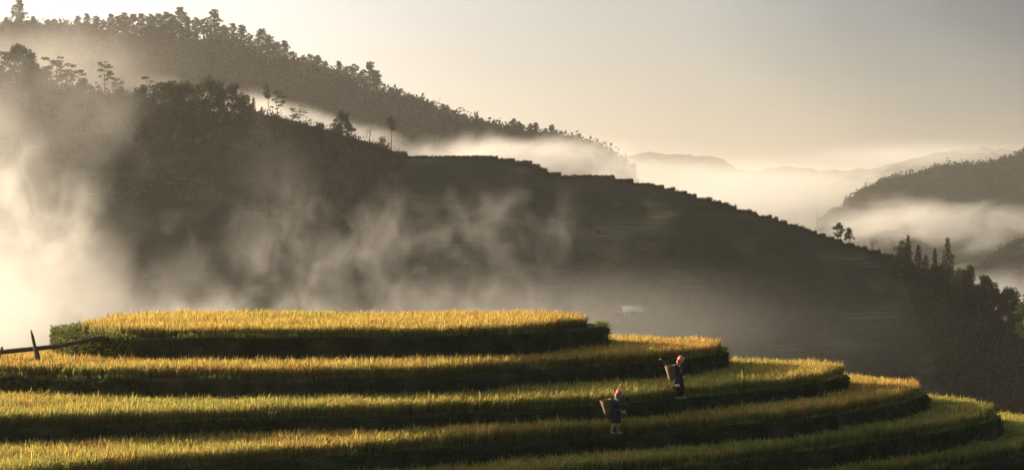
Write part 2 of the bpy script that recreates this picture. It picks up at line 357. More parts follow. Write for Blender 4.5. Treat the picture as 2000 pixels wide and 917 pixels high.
# the hill below the last terrace, down to the valley floor
c, Nn = RING[6]; c = c[::8]; Nn = Nn[::8]; n = len(c)
rows = []
for off, z in ((.1, -H[6]-1.1), (1.5, -12.3), (6, -14), (20, -24), (55, -48), (110, VZ-3)):
    rough = fbm(c[:, 0]/6+off, c[:, 1]/6, 61, 3)*off*.08
    rows.append(np.column_stack([c+Nn*(off+rough)[:, None], np.full(n, z)+rough*.3]))
j = np.arange(n); kk = (j+1) % n
g.add(np.concatenate(rows), np.concatenate([np.stack([(i+1)*n+j, (i+1)*n+kk, i*n+kk, i*n+j], 1) for i in range(len(rows)-1)]))
tag(g.build("terrain_rice_terraces", M_soil, smooth=False), kind="structure")

def sdist(pts, ring):
    """signed distance to a closed ring, positive inside"""
    A = ring[::2]; B = np.roll(A, -1, 0); out = np.empty(len(pts)); ins = np.empty(len(pts), bool)
    for s0 in range(0, len(pts), 4000):
        p = pts[s0:s0+4000, None, :]; d = B-A; t = np.clip(((p-A)*d).sum(-1)/((d*d).sum(-1)+1e-12), 0, 1)
        q = A+t[..., None]*d-p; out[s0:s0+4000] = np.sqrt((q*q).sum(-1).min(1))
        y0, y1 = A[:, 1], B[:, 1]; py = p[..., 1]; px = p[..., 0]
        cr_ = ((y0 > py) != (y1 > py)) & (px < (B[:, 0]-A[:, 0])*(py-y0)/(y1-y0+1e-12)+A[:, 0])
        ins[s0:s0+4000] = cr_.sum(1) % 2 == 1
    return np.where(ins, out, -out)

def blades(base, height, lean, width, rng_, droop=.35):
    """base Nx3, height N, lean Nx2 -> verts (N*5), quads, tris, and height fraction per vertex"""
    n = len(base); ang = rng_.uniform(0, math.pi, n)
    wv = np.stack([np.cos(ang), np.sin(ang), np.zeros(n)], 1)*width[:, None]*.5
    L3 = np.column_stack([lean, np.zeros(n)])
    mid = base+L3*.4*height[:, None]; mid[:, 2] += height*.66
    tip = base+L3*1.0*height[:, None]; tip[:, 2] += height*(1-droop*np.linalg.norm(lean, axis=1))
    V = np.stack([base-wv*.7, base+wv*.7, mid+wv, mid-wv, tip], 1).reshape(-1, 3)
    i = np.arange(n)*5
    Q = np.stack([i, i+1, i+2, i+3], 1); T = np.stack([i+3, i+2, i+4], 1)
    return V, Q, T

GOLD = np.array((.78, .50, .12)); YEL = np.array((.66, .56, .14)); GRN = np.array((.22, .32, .06)); RED = np.array((.66, .24, .08)); STEM = np.array((.20, .22, .08)); RSTEM = np.array((.32, .19, .08))
RLAB = ["ripe golden rice standing on the topmost terrace", "golden rice with reddish stems on the second terrace down", "yellow green rice on the third terrace down, upper walker beside it",
        "yellow rice on the fourth terrace down, lower walker beside it", "pale green rice on the fifth terrace down, just below the lower walker", "green rice on the lowest terrace at the bottom corner"]
# amounts of green, and of red, by terrace
GREEN = [.06, .16, .62, .45, .72, .85]; RX = [900, 1170, 1500, 1560, 0, 0]; REDN = [.24, .42, .14, .24, .12, .04]
for k in range(6):
    c, Nn = RING[k]
    sp = .15
    x0, x1 = max(c[:, 0].min(), -24), min(c[:, 0].max(), 27); y0, y1 = c[:, 1].min(), c[:, 1].max()
    gx, gy = np.meshgrid(np.arange(x0, x1, sp), np.arange(y0, y1, sp))
    p = np.stack([gx.ravel(), gy.ravel()], 1); p += rng.uniform(-.06, .06, p.shape)
    px = CX+p[:, 0]/p[:, 1]*F
    keep = (px > -120) & (px < 2120)
    vis_y = HY+(H[k]-.5)/p[:, 1]*F
    keep &= vis_y < 960
    if k >= 1:
        tipL = 150 if k == 1 else -999; tipR = FR[k-1][-1][0]-70
        keep &= ~((p[:, 1] > 90.5) & (px > tipL) & (px < tipR))
    p = p[keep]
    edge = .30+.20*fbm(p[:, 0]/1.1, p[:, 1]/1.1, 71, 3)
    d = sdist(p, c); ok = d > edge
    if k == 0: ok &= ~((d < .85+.2*fbm(p[:, 0]/.6, p[:, 1]/.6, 72)) & ((px[keep] > 1080) | (px[keep] < 215)))
    if k >= 1: d2 = sdist(p, RING[k-1][0]); ok &= d2 < -(.30+.12*fbm(p[:, 0]/.9, p[:, 1]/.9, 73))
    p = p[ok]; n = len(p); px = CX+p[:, 0]/p[:, 1]*F
    NB = 15
    cl = np.repeat(np.arange(n), NB); m = len(cl)
    th = rng.uniform(0, 2*math.pi, m); rr = rng.uniform(0, 1, m)
    base = np.column_stack([p[cl, 0]+np.cos(th)*rr*.05, p[cl, 1]+np.sin(th)*rr*.05, np.full(m, -H[k])])
    hcl = (.53+.09*fbm(p[:, 0]/1.3, p[:, 1]/1.3, 81, 3)+.07*fbm(p[:, 0]/4, p[:, 1]/2, 85, 2)+rng.normal(0, .03, n))
    hb = hcl[cl]*np.where(rng.uniform(0, 1, m) < .06, rng.uniform(1.1, 1.3, m), rng.uniform(.62, 1.1, m))
    ln = rr*.42+rng.uniform(0, .12, m); lean = np.stack([np.cos(th)*ln+.10, np.sin(th)*ln], 1)
    V, Q, T = blades(base, hb, lean, rng.uniform(.018, .034, m), rng, .5)
    # colours: green stems below, ears above
    gf = np.clip(GREEN[k]+.55*fbm(p[:, 0]/3.2, p[:, 1]/1.6, 91+k, 3), 0, 1)
    rf = np.clip(REDN[k]+.75*fbm(p[:, 0]/1.7+5, p[:, 1]/1.1, 95+k, 3)-.12+(.45*sstep(RX[k], RX[k]+240, px) if RX[k] else 0), 0, .85)
    gf = gf*(1-(.7*sstep(RX[k]-100, RX[k]+100, px) if RX[k] else 0))
    u = rng.uniform(0, 1, m)
    tipc = np.where((u < gf[cl])[:, None], GRN*.6+YEL*.4, GOLD)
    tipc = np.where((rng.uniform(0, 1, m) < rf[cl]*.6)[:, None], RED, tipc)
    tipc = np.where((rng.uniform(0, 1, m) < .25)[:, None], YEL, tipc)*rng.uniform(.45, 1.45, m)[:, None]*rng.uniform(.75, 1.25, n)[cl][:, None]
    stem = np.where((rng.uniform(0, 1, m) < rf[cl]*.7)[:, None], RSTEM, STEM)*rng.uniform(.7, 1.2, m)[:, None]
    midc = stem*.72+tipc*.28
    C = np.stack([stem*.8, stem*.8, midc, midc, tipc], 1).reshape(-1, 3)
    o = np_mesh("rice", V, [Q, T], M_rice, cols=C)
    tag(o, RLAB[k], "rice crop", kind="stuff")

# short grass on the bunds and hanging over the walls
bs, hs, ls, ws, cs = [], [], [], [], []
for k in range(6):
    c, Nn = RING[k]
    px = CX+c[:, 0]/c[:, 1]*F
    vis = (px > -60) & (px < 2060)
    # front of the ring only (facing the camera) plus the tips
    vis &= (Nn[:, 1] < .45)
    ii = np.where(vis)[0]
    dens = np.clip(.9+1.6*fbm(ii*.14/1.5, ii*0+k*5, 101, 3), .15, 3)
    rep = np.repeat(ii, np.maximum(1, (dens*7).astype(int)))
    m = len(rep); off = rng.uniform(-.25, .06, m)
    pos = c[rep]+Nn[rep]*off[:, None]+rng.uniform(-.07, .07, (m, 2))
    bs.append(np.column_stack([pos, np.full(m, -H[k]+.05)])); hs.append(rng.uniform(.07, .19, m)*np.clip(dens[np.searchsorted(ii, rep)], .6, 1.5))
    th = rng.uniform(0, 2*math.pi, m); ls.append(np.stack([np.cos(th), np.sin(th)], 1)*.6+Nn[rep]*.3)
    ws.append(rng.uniform(.015, .03, m)); cs.append(np.array((.19, .23, .07))*rng.uniform(.5, 1.7, m)[:, None]+np.array((.05, .02, 0))*rng.uniform(0, 1, m)[:, None])
    # moss and weeds clinging to the wall face
    hh = (H[k+1]-H[k]); rep = np.repeat(ii, 16); m = len(rep); t = rng.uniform(0, 1, m)**1.5
    pn = fbm(rep*.14/1.1, t*2, 111+k, 3); sel = pn > -.08; rep = rep[sel]; t = t[sel]; m = len(rep)
    pos = c[rep]+Nn[rep]*(.06+.05*t)[:, None]+rng.uniform(-.06, .06, (m, 2))
    bs.append(np.column_stack([pos, -H[k]-t*hh])); hs.append(rng.uniform(.05, .16, m))
    ls.append(Nn[rep]*rng.uniform(.7, 1.6, m)[:, None]+rng.uniform(-.6, .6, (m, 2)))
    ws.append(rng.uniform(.02, .045, m)); cs.append(np.array((.06, .075, .025))*rng.uniform(.4, 1.9, m)[:, None])
bs = np.concatenate(bs); hs = np.concatenate(hs); ls = np.concatenate(ls); ws = np.concatenate(ws); cs = np.concatenate(cs)
V, Q, T = blades(bs, hs, ls, ws, rng, .5)
o = np_mesh("grass", V, [Q, T], M_leaf, cols=np.repeat(cs, 5, 0)); tag(o, "short grass and weeds along the terrace edges and walls", "grass", kind="stuff")

# ------------------------------------------------------------------ leaves, trees
def leaf_quads(cent, size, rg, flat=0.0, tri=False):
    """random leaf-shaped quads round given centres"""
    n = len(cent); a = rg.normal(size=(n, 3)); a[:, 2] *= (1-flat); a /= np.linalg.norm(a, axis=1)[:, None]
    b_ = rg.normal(size=(n, 3)); b_[:, 2] *= (1-flat); b_ -= (a*b_).sum(1)[:, None]*a; b_ /= np.linalg.norm(b_, axis=1)[:, None]+1e-9
    s = np.asarray(size)*rg.uniform(.6, 1.3, n); s = s[:, None]
    V = np.stack([cent-a*s, cent+b_*s*.5, cent+a*s, cent-b_*s*.5], 1).reshape(-1, 3)
    i = np.arange(n)*4
    return V, np.stack([i, i+1, i+2, i+3], 1)
def clump_leaves(g, centers, radii, n_per, size, rg, col, squash=.75, flat=0.0):
    for c_, r_ in zip(centers, radii):
        n = max(6, int(n_per*(r_**1.6)))
        d = rg.normal(size=(n, 3)); d /= np.linalg.norm(d, axis=1)[:, None]
        rad = r_*rg.uniform(.35, 1.08, n)**.6
        p = np.asarray(c_)+d*rad[:, None]*np.array([1, 1, squash])
        V, Q = leaf_quads(p, size, rg, flat)
        cc = np.asarray(col)*rg.uniform(.6, 1.4, n)[:, None]
        g.add(V, Q, None, np.repeat(cc, 4, 0))
def limbs(gt, trunk_pts, targets, r0, rg):
    tp = np.asarray(trunk_pts)
    for t in targets:
        t = np.asarray(t); hz = t[2]-np.hypot(t[0]-tp[0][0], t[1]-tp[0][1])*.6
        i = int(np.argmin(abs(tp[:, 2]-max(hz, tp[len(tp)//3][2])))); s = tp[i]
        mid = (s+t)/2+rg.normal(0, .12, 3)*np.linalg.norm(t-s)*.4; mid[2] -= np.linalg.norm(t-s)*.05
        gt.tube([s, mid, t], [r0*.45, r0*.3, r0*.12], 5)
LEAFC = (.045, .06, .022)
def tree_proto(kind, seed, name="tree"):
    """an unscaled tree about its real height; returns the two meshes (crown, trunk)"""
    rg = np.random.default_rng(seed); gc = Geo(); gt = Geo()
    def trunk(h, r, bend=.3, n=7):
        t = np.linspace(0, 1, n); ox = rg.normal(0, bend); oy = rg.normal(0, bend)
        pts = np.stack([ox*np.sin(t*2.2), oy*np.sin(t*2.6), t*h-.5*(t == 0)], 1)
        gt.tube(pts, r*(1-.75*t), 7); return pts
    if kind == 'pine':                                   # tall, bare lower trunk, lumpy top (12-15 m)
        h = rg.uniform(11, 14); tp = trunk(h*.96, .22, .5)
        n = rg.integers(46, 64); cs_, rs = [], []; wide = rg.uniform(3.8, 5.6); t0 = rg.uniform(.25, .42)
        for i in range(n):
            t = t0+(1-t0)*(i+.5)/n; ang = i*2.4+rg.uniform(-.9, .9); rad = wide*(1.04-t)**.55*rg.uniform(.15, 1.1)+.1
            cs_.append((np.cos(ang)*rad, np.sin(ang)*rad, h*t+rg.uniform(-.3, .5)-rad*.1)); rs.append(rg.uniform(.5, 1.25)*(1.2-.35*t))
        cs_.append((0, 0, h*1.0)); rs.append(.45)
        limbs(gt, tp, cs_, .22, rg); clump_leaves(gc, cs_, rs, 60, .30, rg, LEAFC, .6)
    elif kind == 'cone':                                 # narrow conifer (10 m)
        h = 10.0; tp = trunk(h*.97, .17, .12)
        for i in range(46):
            t = (i+.5)/46; ang = i*2.4+rg.uniform(-.3, .3); L = (1-t)**.8*2.9*rg.uniform(.5, 1.2)+.2; z = h*(.08+.92*t)
            tgt = np.array((np.cos(ang)*L, np.sin(ang)*L, z-.35*L)); gt.tube([(0, 0, z), tuple(tgt)], [.04, .015], 4)
            m = int(12+26*L); u = rg.uniform(.15, 1.08, m)[:, None]
            p = np.array((0, 0, z))+(tgt-np.array((0, 0, z)))*u+rg.normal(0, .16, (m, 3))
            V, Q = leaf_quads(p, .22, rg); gc.add(V, Q, None, np.repeat(np.array(LEAFC)*rg.uniform(.5, 1.3, m)[:, None], 4, 0))
    elif kind == 'round':                                # dense round crown (8 m)
        h = 8.0; tp = trunk(h*.8, .2, .3); n = 26; cs_, rs = [], []
        for i in range(n):
            d = rg.normal(size=3); d /= np.linalg.norm(d); rr = rg.uniform(.3, 1)**.5
            cs_.append((d[0]*2.3*rr, d[1]*2.3*rr, h*.60+d[2]*2.7*rr)); rs.append(rg.uniform(.7, 1.3))
        limbs(gt, tp, cs_[:12], .2, rg); clump_leaves(gc, cs_, rs, 130, .22, rg, LEAFC, .85)
    elif kind == 'broad':                                # irregular spreading crown (9 m)
        h = 9.0; tp = trunk(h*.75, .24, .5); n = 34; cs_, rs = [], []
        for i in range(n):
            ang = rg.uniform(0, 6.28); t = rg.uniform(.32, 1.0); rad = rg.uniform(.2, 1)*3.2*math.sin(math.pi*min(1, .2+.75*t))
            cs_.append((np.cos(ang)*rad, np.sin(ang)*rad, h*t)); rs.append(rg.uniform(.55, 1.2))
        limbs(gt, tp, cs_, .24, rg); clump_leaves(gc, cs_, rs, 110, .22, rg, LEAFC, .75)
    elif kind == 'tier':                                 # open crown in flat tiers, thin stems (9 m)
        h = 9.0; tp = trunk(h*.95, .13, .5, 9); n = 22; cs_, rs = [], []
        for i in range(n):
            ang = rg.uniform(0, 6.28); t = rg.uniform(.38, 1.0); rad = rg.uniform(.5, 1)*3.4*(1.15-.55*t)
            cs_.append((np.cos(ang)*rad, np.sin(ang)*rad, h*t)); rs.append(rg.uniform(.6, 1.05))
        limbs(gt, tp, cs_, .17, rg); clump_leaves(gc, cs_, rs, 85, .2, rg, LEAFC, .32, .5)
    elif kind == 'lolly':                                # long bare stem, compact tufted head (9 m)
        h = 9.0; tp = trunk(h*.8, .16, .12); n = 13; cs_, rs = [], []
        for i in range(n):
            d = rg.normal(size=3); d /= np.linalg.norm(d)
            cs_.append((d[0]*.9, d[1]*.9, h*.76+d[2]*1.5)); rs.append(rg.uniform(.55, .9))
        limbs(gt, tp, cs_, .13, rg); clump_leaves(gc, cs_, rs, 150, .2, rg, LEAFC, .9)
    elif kind == 'bare':                                 # leafless fan of twigs (6 m)
        h = 6.0; tp = trunk(h*.5, .12, .15)
        def br(s, d, L, r, lv):
            e = s+d*L; gt.tube([s, (s+e)/2+rg.normal(0, .04*L, 3), e], [r, r*.8, r*.55], 4)
            if lv < 5:
                for q in range(3 if lv < 3 else 2):
                    nd = d+rg.normal(0, .42, 3); nd[2] = abs(nd[2])*.8+.15; nd /= np.linalg.norm(nd); br(e, nd, L*rg.uniform(.62, .85), r*.6, lv+1)
        for q in range(4):
            d = np.array((rg.normal(0, .5), rg.normal(0, .5), 1.0)); d /= np.linalg.norm(d); br(tp[3 if q % 2 else 5], d, 1.1, .07, 1)
        p = rg.normal(0, 1, (40, 3))*np.array((1.1, 1.1, .8))+np.array((0, 0, 4.6)); V, Q = leaf_quads(p, .07, rg); gc.add(V, Q, None, np.tile((.09, .07, .04), (len(V), 1)))
    elif kind == 'bush':                                 # low rounded shrub (2.5 m)
        h = 2.5; tp = trunk(1.2, .08, .1); n = 9; cs_, rs = [], []
        for i in range(n):
            ang = rg.uniform(0, 6.28); rad = rg.uniform(0, 1.3); cs_.append((np.cos(ang)*rad, np.sin(ang)*rad, rg.uniform(.5, 2.0)*(1.25-rad*.45))); rs.append(rg.uniform(.45, .8))
        limbs(gt, tp, cs_, .07, rg); clump_leaves(gc, cs_, rs, 110, .16, rg, (.05, .065, .024), .8)
    return gc, gt
PROTO = {}
def proto(kind, var):
    key = (kind, var)
    if key not in PROTO:
        gc, gt = tree_proto(kind, hash(kind[0]+kind[-1]) % 1 + 100*len(kind)+sum(map(ord, kind))+var*13)
        root = empty("tree"); gt.build("trunk", M_bark, root, smooth=True); gc.build("crown", M_leaf, root)
        PROTO[key] = [root, False]
    return PROTO[key]
def plant(kind, var, loc, s=1.0, rz=None, label=None, group=None, name=None, cat=None, stretch=1.0):
    pr = proto(kind, var); src = pr[0]
    if not pr[1]: root = src; pr[1] = True
    else:
        root = src.copy(); SC.collection.objects.link(root)
        for ch in list(src.children):
            c_ = ch.copy(); SC.collection.objects.link(c_); c_.parent = root
        for key in ("group", "label", "category"):
            if key in root: del root[key]
    nm = name or {'pine': 'pine_tree', 'cone': 'conifer_tree', 'bare': 'bare_tree', 'bush': 'bush'}.get(kind, 'broadleaf_tree')
    root.name = nm
    root.location = loc; root.rotation_euler = (0, 0, R.uniform(0, 6.28) if rz is None else rz); root.scale = (s, s, s*stretch)
    tag(root, label, cat or ('bush' if kind == 'bush' else 'tree'), group)
    return root
for kd, nv in (('pine', 6), ('cone', 3), ('round', 3), ('broad', 4), ('tier', 3), ('lolly', 2), ('bare', 1), ('bush', 3)):
    pass
HEI = {'pine': 13.0, 'cone': 10.0, 'round': 8.4, 'broad': 9.4, 'tier': 9.2, 'lolly': 9.0, 'bare': 6.0, 'bush': 2.6}

# --- pines along the far ridge: pixel column and pixel row of the treetop
def ridge_ground(x): return interp(PINE_CREST, x), interp(PINE_D, x)
RP = [(-30, 38), (12, 33), (38, 10), (66, 30), (92, 34), (106, 36), (130, 35), (152, 28), (170, 27), (188, 28), (202, 33), (217, 25), (230, 24), (243, 21), (260, 28), (277, 22), (295, 20), (310, 24), (326, 14), (340, 26), (352, 15), (366, 28), (383, 27), (396, 36), (418, 19), (436, 46), (455, 46), (472, 44), (487, 58), (510, 54), (525, 62), (540, 78), (556, 80), (572, 97), (592, 102), (606, 104), (620, 100), (636, 116), (662, 120), (676, 126), (690, 118), (706, 138), (722, 121), (736, 134)]
for i, (x, y) in enumerate(RP):
    yg, D = ridge_ground(x); D = D+R.uniform(-14, 10)
    hh = (yg-y+4)/F*D
    s = hh/HEI['pine']; lab = "dark pine with a lumpy crown along the misty crest of the far ridge"; grp = "pines along the crest of the far ridge"
    ORD = ["", "first", "second", "third", "fourth", "fifth", "sixth", "seventh", "eighth", "ninth", "tenth", "eleventh"]
    if i < 2: lab = f"hazy small pine on the far ridge, {ORD[2-i]} left of the big pine"; grp = None
    elif 2 < i <= 13: lab = f"pine on the far ridge crest, {ORD[i-2]} to the right of the big bright end pine"; grp = None
    elif 13 < i < 24: lab = f"pine on the far ridge crest, {ORD[24-i]} to the left of the broad crowning pine"; grp = None
    elif 24 < i < 34: lab = f"pine on the far ridge, {ORD[i-24]} to the right of the broad crowning pine"; grp = None
    elif 34 <= i < 42: lab = f"pine on the far ridge, {ORD[42-i]} uphill of the large pine standing proud"; grp = None
    if i == 43: lab = "pine on the far ridge directly downhill of the large pine standing proud"; grp = None
    if i == 2: lab = "big pine rising above the hazy far ridge at its bright end"; grp = None
    if i == 24: lab = "broad dense pine crowning the far ridge just before it starts to drop"; grp = None
    if i == 42: lab = "large broad pine standing proud halfway down the far ridge, smaller pines uphill of it"; grp = None
    st = 1.0
    s2 = max(s, .62)*(R.uniform(.85, 1.3) if i not in (2, 24, 42) else 1)
    plant('pine', i % 6, P(x, yg+4, D), s2*(1.12 if i in (2, 24, 42) else .95), label=lab, group=grp, stretch=s/s2)
for i in range(34):                                     # lower down, smaller and closer
    x = 752+i*12.4+R.uniform(-4, 4); yg, D = ridge_ground(x); hpx = R.uniform(16, 28)
    if 1000 < x < 1110: hpx += 10
    plant('pine', R.randrange(6), P(x, yg+5, D-R.uniform(0, 10)), hpx/F*D/13*1.1, label="small dark pine low on the descending arm of the far ridge above the mist", group="pines on the descending arm of the far ridge")
# the mass of forest under the crest and on the right-hand hill
def woods(name, V, r0, r1, n, rad, seed, label, xlim=None):
    rg = np.random.default_rng(seed); g = Geo(); rws, cls = V.shape[:2]
    for i in range(n):
        r = r1-(r1-r0)*rg.uniform(0, 1)**1.5; c_ = rg.uniform(0, cls-1.01); r_i, c_i = int(r), int(c_)
        p = V[r_i, c_i]*(1-(c_-c_i))+V[r_i, c_i+1]*(c_-c_i)
        if p[2] < VZ+20: continue
        rr = rad*rg.uniform(.55, 1.2); k = rg.uniform(.9, 1.6); m = 40
        d = rg.normal(size=(m, 3)); d /= np.linalg.norm(d, axis=1)[:, None]
        lob = 1+.3*np.sin(d[:, 0]*3+i)*np.cos(d[:, 2]*4+i*2)
        pp = p+d*(rr*rg.uniform(.4, 1.05, m)**.7*lob)[:, None]*np.array((1, 1, k))+np.array((0, 0, rr*k*.5))
        Vq, Qq = leaf_quads(pp, rr*.30, rg)
        g.add(Vq, Qq, None, np.repeat(np.array((.021, .029, .012))*rg.uniform(.8, 1.2, m)[:, None], 4, 0))
    o = g.build(name, M_leaf); tag(o, label, "woods", kind="stuff")
woods("woods", pineV[:, 35:206], 16, 49.4, 9500, 3.6, 5, "dense dark pine forest covering the slope of the far ridge")
woods("woods", rightV[:, 5:90], 16, 49.9, 5200, 5.0, 6, "dark wooded hill rising out of the mist across the valley")

woods("woods", spurV, 20, 49.9, 1500, 3.4, 7, "small dark wooded spur in the mist at the picture's edge")

# --- trees on the near end of the terraced hill, left part of the crest
def on_hill(x, y_top, kind, var, label, group=None, drop=0.0, stretch=1.0, wid=None):
    g0 = hill_pt(x, drop); ypx = HY-g0.z/g0.y*F
    hh = (ypx-y_top)/F*g0.y+.3; s = hh/HEI[kind]
    if wid: s, stretch = wid, s/wid
    return plant(kind, var, g0-Vector((0, 0, .3)), s, label=label, group=group, stretch=stretch)
on_hill(8, 100, 'tier', 0, "hazy flat tiered tree cut by the picture's edge beside the massive hazy tree", drop=2)
on_hill(55, 86, 'broad', 0, "massive hazy spreading tree at the bright misty end of the near hill", drop=6)
on_hill(28, 125, 'broad', 1, "squat hazy tree below the massive spreading tree", drop=7)
on_hill(88, 112, 'round', 0, "rounded hazy tree leaning out from the massive spreading tree", drop=6)
on_hill(122, 108, 'tier', 1, "wide flat tiered tree with an airy hazy crown next to the massive tree", drop=5)
on_hill(150, 118, 'tier', 2, "second hazy tiered tree, ragged, between the airy one and the lone slender one", drop=5)
on_hill(205, 118, 'tier', 1, "slender lone tree with sparse flat tiers and a thin bare stem", drop=.5, wid=.85)
on_hill(76, 104, 'broad', 3, "broad hazy tree filling the middle of the massive hazy clump", drop=7, wid=1.7)
on_hill(22, 140, 'broad', 2, "low wide hazy tree under the flat tiered edge tree", drop=8, wid=1.6)
on_hill(172, 150, 'broad', 1, "faint low leafy tree under the second hazy tiered tree", drop=5, wid=1.1)
on_hill(232, 152, 'tier', 0, "small layered tree leaning beside the slender lone tree", drop=1)
on_hill(240, 165, 'bush', 0, "low rounded bush at the foot of the small layered tree", drop=1)
on_hill(282, 165, 'round', 1, "perfectly round dark tree like a ball at the head of the grove", drop=2, wid=.95)
on_hill(306, 143, 'tier', 2, "tall layered tree with a flat crown just behind the ball shaped tree", drop=3)
on_hill(338, 151, 'round', 2, "upright oval dark tree in the grove, bright gap beside it", drop=3)
on_hill(310, 172, 'cone', 0, "short pointed dark tree below the tall layered tree", drop=4)
on_hill(362, 166, 'broad', 2, "ragged bushy tree between the oval tree and the pointed oval tree", drop=4)
on_hill(378, 148, 'round', 0, "pointed oval tree with a full crown in the middle of the grove", drop=3)
on_hill(400, 176, 'broad', 3, "low dark tree filling the gap in the middle of the grove", drop=5)
on_hill(421, 146, 'round', 1, "tall egg shaped tree, highest of the grove's darker half", drop=3)
on_hill(440, 170, 'broad', 0, "wide dark tree between the egg shaped tree and the grove's end", drop=4)
on_hill(468, 163, 'broad', 2, "large very dark tree closing the grove before the open mist", drop=4, wid=1.2)
on_hill(486, 180, 'round', 2, "small dark round tree hugging the side of the grove's last large tree", drop=3)
on_hill(498, 190, 'cone', 1, "thin wispy conifer against the bright mist beside the grove", drop=1, wid=.5)
on_hill(523, 160, 'lolly', 0, "tall tree with a long bare stem and compact tufted head", drop=.5, wid=.85)
on_hill(544, 176, 'tier', 0, "sparse open tree with lacy tiers next to the tufted tree", drop=.5, wid=.75)
on_hill(583, 203, 'tier', 2, "low flat topped open tree, downhill of the lacy tree", drop=.5, wid=.8)
on_hill(512, 208, 'cone', 2, "stubby pointed conifer at the foot of the tufted tree", drop=.5, wid=.45)
on_hill(630, 236, 'round', 0, "low round bushy tree in the scrub before the top heavy tree", drop=1.5)
on_hill(671, 213, 'round', 1, "top heavy round headed tree rising from scrub between two gaps", drop=1.0, wid=.75)
on_hill(660, 232, 'broad', 3, "spreading scrubby tree at the foot of the top heavy tree", drop=2)
on_hill(685, 240, 'broad', 1, "ragged scrub tree leaning downhill of the top heavy tree", drop=2)
on_hill(723, 238, 'bare', 0, "thin leafless sapling standing in haze downhill of the scrub", drop=.3)
on_hill(764, 226, 'lolly', 1, "lone tree with an oval double crown where the terraces begin", drop=.3, wid=.95)
on_hill(746, 268, 'bush', 1, "round bush beside the lone tree where the terraces begin", drop=.5)
def thicket(label, n, xa, xb, da, db, rad, seed, col=(.036, .046, .018), pw=1.0, up=.3, m=44):
    rg = np.random.default_rng(seed); g = Geo()
    for i in range(n):
        x = rg.uniform(xa, xb); dr = da+(db-da)*rg.uniform(0, 1)**pw; p = np.array(hill_pt(x, dr)); rr = rad*rg.uniform(.5, 1.3)*(.7+.6*float(vnoise(x/40, dr/6, seed)))
        d = rg.normal(size=(m, 3)); d /= np.linalg.norm(d, axis=1)[:, None]
        pp = p+d*(rr*rg.uniform(.3, 1.05, m)**.7)[:, None]*np.array((1, 1, rg.uniform(.8, 1.3)))+np.array((0, 0, rr*up))
        Vq, Qq = leaf_quads(pp, max(.2, rr*.2), rg); g.add(Vq, Qq, None, np.repeat(np.array(col)*rg.uniform(.5, 1.5, m)[:, None], 4, 0))
    tag(g.build("undergrowth", M_leaf), label, "undergrowth", kind="stuff")
thicket("dark scrub and bushes covering the crest and slope under the grove", 1500, 265, 790, .5, 26, 1.35, 71, pw=1.3)
thicket("hazy undergrowth covering the bright end of the near hill", 700, -60, 262, .5, 22, 2.0, 72, pw=1.4)
# --- right-hand end of the crest
on_hill(1638, 433, 'broad', 1, "small dark tree with a round top alone on the terrace steps", drop=.2, wid=.60)
on_hill(1655, 445, 'broad', 2, "smaller companion tree touching the lone tree on the terrace steps", drop=.2, wid=.42)
on_hill(1700, 460, 'bare', 0, "pale leafless tree with a fan of twigs on the terrace steps", drop=.2)
on_hill(1752, 470, 'broad', 3, "leafy broad tree at the edge of the terrace steps beside the first conifer", drop=2.5, wid=.8)
on_hill(1762, 459, 'cone', 0, "narrow dark conifer rising behind the leafy broad tree", drop=2.5, wid=.62)
on_hill(1780, 477, 'cone', 1, "mid sized conifer, second along the group of conifers", drop=3, wid=.75)
on_hill(1797, 498, 'cone', 2, "pale low conifer with a wide skirt between the taller conifers", drop=3, wid=.8)
on_hill(1815, 484, 'cone', 0, "third conifer, slim, pressed against the tallest conifer", drop=3, wid=.65)
on_hill(1834, 464, 'cone', 1, "tallest conifer, a dark spire at the end of the terraces", drop=4, wid=1.05)
on_hill(1843, 515, 'round', 2, "rounded lighter tree at the foot of the tallest conifer", drop=7, wid=.72)
on_hill(1866, 516, 'broad', 0, "dark bushy tree next below the tallest conifer's foot", drop=6, wid=.8)
for i in range(26):
    x = 1745+i*10.4+R.uniform(-5, 5); y0 = float(np.interp(x, [1745, 1800, 1850, 1900, 1950, 2000, 2060], [500, 520, 522, 538, 568, 600, 660]))
    g0 = hill_pt(x, R.uniform(2, 5)); ypx = HY-g0.z/g0.y*F; hh = max(3.0, (ypx-y0-R.uniform(-6, 10))/F*g0.y)
    plant(R.choice(['round', 'broad', 'broad']), R.randrange(3), g0-Vector((0, 0, .3)), hh/9, label="dark leafy tree on the wooded end of the hill that drops to the valley", group="trees on the wooded end of the hill")
thicket("dark mass of shaded woods on the hill's end above the valley", 2100, 1742, 2160, 3.5, 62, 2.3, 73, (.028, .038, .016), m=50)
thicket("rough grass and small bushes along the terrace steps of the skyline", 900, 772, 1750, -.05, .25, .34, 75, (.05, .055, .025), m=26, up=.2)
thicket("dim scrub patches among the shaded terraces across the valley", 420, 1050, 1745, 14, 55, 1.0, 74, (.03, .038, .016))
# leafy tree poking in at the picture's edge beyond the last wooded slope
plant('broad', 1, P(2020, 700, 420), 1.45, label="feathery tree leaning into view at the edge, in front of the mist", stretch=.95)

# ------------------------------------------------------------------ hut across the valley
def box(g, x0, x1, y0, y1, z0, z1, col=None):
    V = [(x0, y0, z0), (x1, y0, z0), (x1, y1, z0), (x0, y1, z0), (x0, y0, z1), (x1, y0, z1), (x1, y1, z1), (x0, y1, z1)]
    g.add(V, [(0, 3, 2, 1), (4, 5, 6, 7), (0, 1, 5, 4), (1, 2, 6, 5), (2, 3, 7, 6), (3, 0, 4, 7)], None, col)
M_roof = mat_noise("fibre_cement_roof", (.28, .30, .28), (.37, .39, .36), 1.5, bump=.01, stretch=(8, 1, 1))
M_plank = mat_noise("pale_planks", (.18, .17, .14), (.28, .26, .22), 3, stretch=(6, 1, 1))
